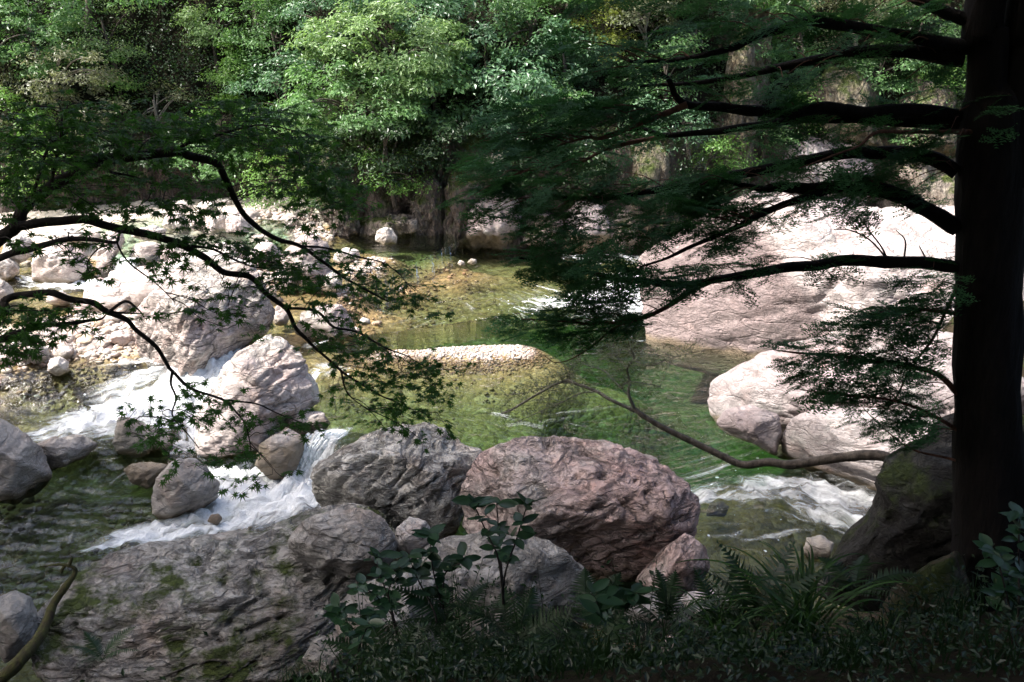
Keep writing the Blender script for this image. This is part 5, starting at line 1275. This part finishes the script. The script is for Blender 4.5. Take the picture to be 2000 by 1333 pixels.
fern('drooping fern at the bottom edge left of the middle', (930, 1325), 4.9, 7, .45)
fern('fern spreading below the slender sapling', (830, 1330), 4.9, 7, .38)
fern('fern on the bottom edge under the brown rock face', (1640, 1330), 4.8, 7, .42)
fern('fern rising beside the right edge', (1960, 1330), 4.6, 6, .42)
fern('small fern between the sedge tussocks', (1490, 1330), 4.8, 6, .4)
fern('fern at the bottom edge under the tall sapling', (1170, 1330), 4.8, 6, .4)
fern('fern at the bottom below the sedge', (1350, 1330), 4.9, 7, .45)
# sedge
def blade_mesh(seed):
    rs = np.random.default_rng(seed); n = 12; t = np.linspace(0, 1, n)
    x = .55 * t ** 1.6 * rs.uniform(.7, 1.2); z = t - .5 * t ** 2.6 * rs.uniform(.7, 1.4); w_ = .013 * (1 - t ** 2.5) + .0006
    mb = MB(); V = np.concatenate([np.column_stack([x, w_, z]), np.column_stack([x, t * 0, z - .006]), np.column_stack([x, -w_, z])])
    F = np.concatenate([np.array([[i, i + 1, n + i + 1, n + i], [n + i, n + i + 1, 2 * n + i + 1, 2 * n + i]]) for i in range(n - 1)])
    mb.add(V, F, rs.uniform(.2, .9)); return mb.mesh('blade', LEAF['grass'])
BL = [blade_mesh(s) for s in range(7)]
def sedge(label, base, y, n, L):
    bo = nearpt(base[0], base[1], y); t = thing('sedge_tussock', label, 'grass', bo, 'sedge tussocks on the near bank')
    for k in range(n):
        o = link('blade', BL[rng.integers(7)], t); l = L * rng.uniform(.55, 1.1)
        o.location = (rng.normal(0, .05), rng.normal(0, .05), 0)
        o.rotation_euler = (rng.normal(0, .15), rng.normal(.05, .2), rng.uniform(0, 6.28)); o.scale = (l, l, l)
sedge('large sedge tussock with arching blades in front of the right rapid', (1560, 1260), 5.2, 85, 1.0)
sedge('smaller sedge tussock left of the large one', (1420, 1280), 5.1, 40, .65)
sedge('sedge tussock below the brown rock face', (1720, 1310), 5., 45, .5)
sedge('thin sedge in the bottom middle', (1250, 1320), 4.9, 40, .45)
sedge('sedge at the bottom right corner', (1900, 1330), 4.7, 35, .45)
# dense ground plants
mb = MB()
n = 420; X = np.column_stack([rng.uniform(-2.6, 3.6, n), rng.uniform(3.6, 5.9, n)]); keep = (X[:, 0] > -.9) | (rng.random(n) < .22); X = X[keep]; n = len(X)
Z = near_z(X) + .05; P = np.repeat(np.column_stack([X, Z]), 26, 0); q = rng.normal(size=P.shape) * np.array([.11, .11, .0]); hh = np.abs(rng.normal(0, .1, len(P))) * np.repeat(.5 + 1.2 * np.clip(perlin(np.column_stack([X * 1.7, X[:, 0] * 0])) + .3, 0, 1), 26)
P = P + q; P[:, 2] += hh
l = rng.uniform(.018, .055, len(P)); leaves(mb, P, unit(np.array([0, -.2, 1.]) + .55 * rng.normal(size=P.shape)), l, l * .5, rng.random(len(P)))
for k in range(1500):      # thin grass blades among them
    x, y = rng.uniform(-2.2, 3.6), rng.uniform(3.9, 5.7)
    a = np.array([x, y, float(near_z(np.array([[x, y]]))[0])]) if k % 6 == 0 else a + np.array([rng.normal(0, .05), rng.normal(0, .03), 0])
    h = rng.uniform(.12, .38); d = np.array([rng.normal(0, .5), rng.normal(0, .35), 0]) * h
    q = np.array([a, a + d * .3 + np.array([0, 0, h * .6]), a + d + np.array([0, 0, h * .8])]); sd = np.array([.004, 0, 0])
    mb.add(np.array([q[0] - sd, q[0] + sd, q[1] + sd * .8, q[1] - sd * .8, q[2]]), [[0, 1, 2], [0, 2, 3], [3, 2, 4]], rng.uniform(.2, 1))
tag(mb.obj('ground_plants', LEAF['under'], smooth=False), 'dense dark leafy ground plants along the bottom of the picture', kind='stuff')
# leafy sprigs between the shrubs
mb = MB()
for k in range(70):
    px, py = rng.uniform(640, 1500), rng.uniform(1090, 1260); y = rng.uniform(5., 5.7)
    a = nearpt(px, 1320, y); b = nearpt(px + rng.normal(0, 40), py, y)
    P = spline([a, (a + b) / 2 + rng.normal(size=3) * .04, b], 6); tube(mb, P, [.004, .0015], 4, tint=.1)
    m = 34; u = rng.uniform(.35, 1, m); X = P[(u * (len(P) - 1)).astype(int)] + rng.normal(size=(m, 3)) * np.array([.05, .05, .012])
    L = rng.uniform(.02, .045, m); leaves(mb, X, unit(np.array([0, 0, 1.]) + .5 * rng.normal(size=(m, 3))), L, L * .45, rng.random(m))
tag(mb.obj('sprigs', LEAF['fern'], smooth=False), 'thin leafy sprigs rising among the near bank plants', kind='stuff')
# dead branch at lower left
bo = nearpt(60, 1300, 6.6); t = thing('dead_branch', 'dead hooked branch with moss at the lower left', 'branch', bo)
mb = MB(); P = [nearpt(a, b, y) - bo for a, b, y in ((-20, 1345, 6.3), (40, 1290, 6.5), (85, 1230, 6.8), (105, 1180, 7.), (125, 1150, 7.1), (146, 1120, 7.2), (142, 1108, 7.2), (128, 1104, 7.2))]
tube(mb, spline(P, 6), [.052, .05, .043, .035, .029, .021, .017, .01], 10, .2); mb.obj('stem', M['barkmossy'], t)
mb = MB(); tube(mb, spline([nearpt(a, b, 7.2) - bo for a, b in ((130, 1104), (110, 1103), (92, 1106), (78, 1107))], 4), [.013, .006], 6, .15); tube(mb, spline([nearpt(a, b, 7.2) - bo for a, b in ((134, 1108), (139, 1095), (140, 1088))], 4), [.016, .012], 6, .1); tube(mb, spline([nearpt(a, b, 7.2) - bo for a, b in ((128, 1104), (122, 1112), (120, 1118))], 4), [.015, .012], 6, .1)
mb.obj('fork', M['barkmossy'], t)
# pale dead twig bundle on the far cliff
c = at_y(965, 308, 30.2); t = thing('dead_twigs', 'pale tangle of dead twigs on the far cliff', 'twigs', c); mb = MB()
for k in range(40):
    d = unit(rng.normal(size=3) * np.array([1, .6, .45])); tube(mb, [d * -.1, d * rng.uniform(.2, .5) + rng.normal(size=3) * .06], [.014, .006], 4)
mb.obj('twig', M['barkpale'], t)
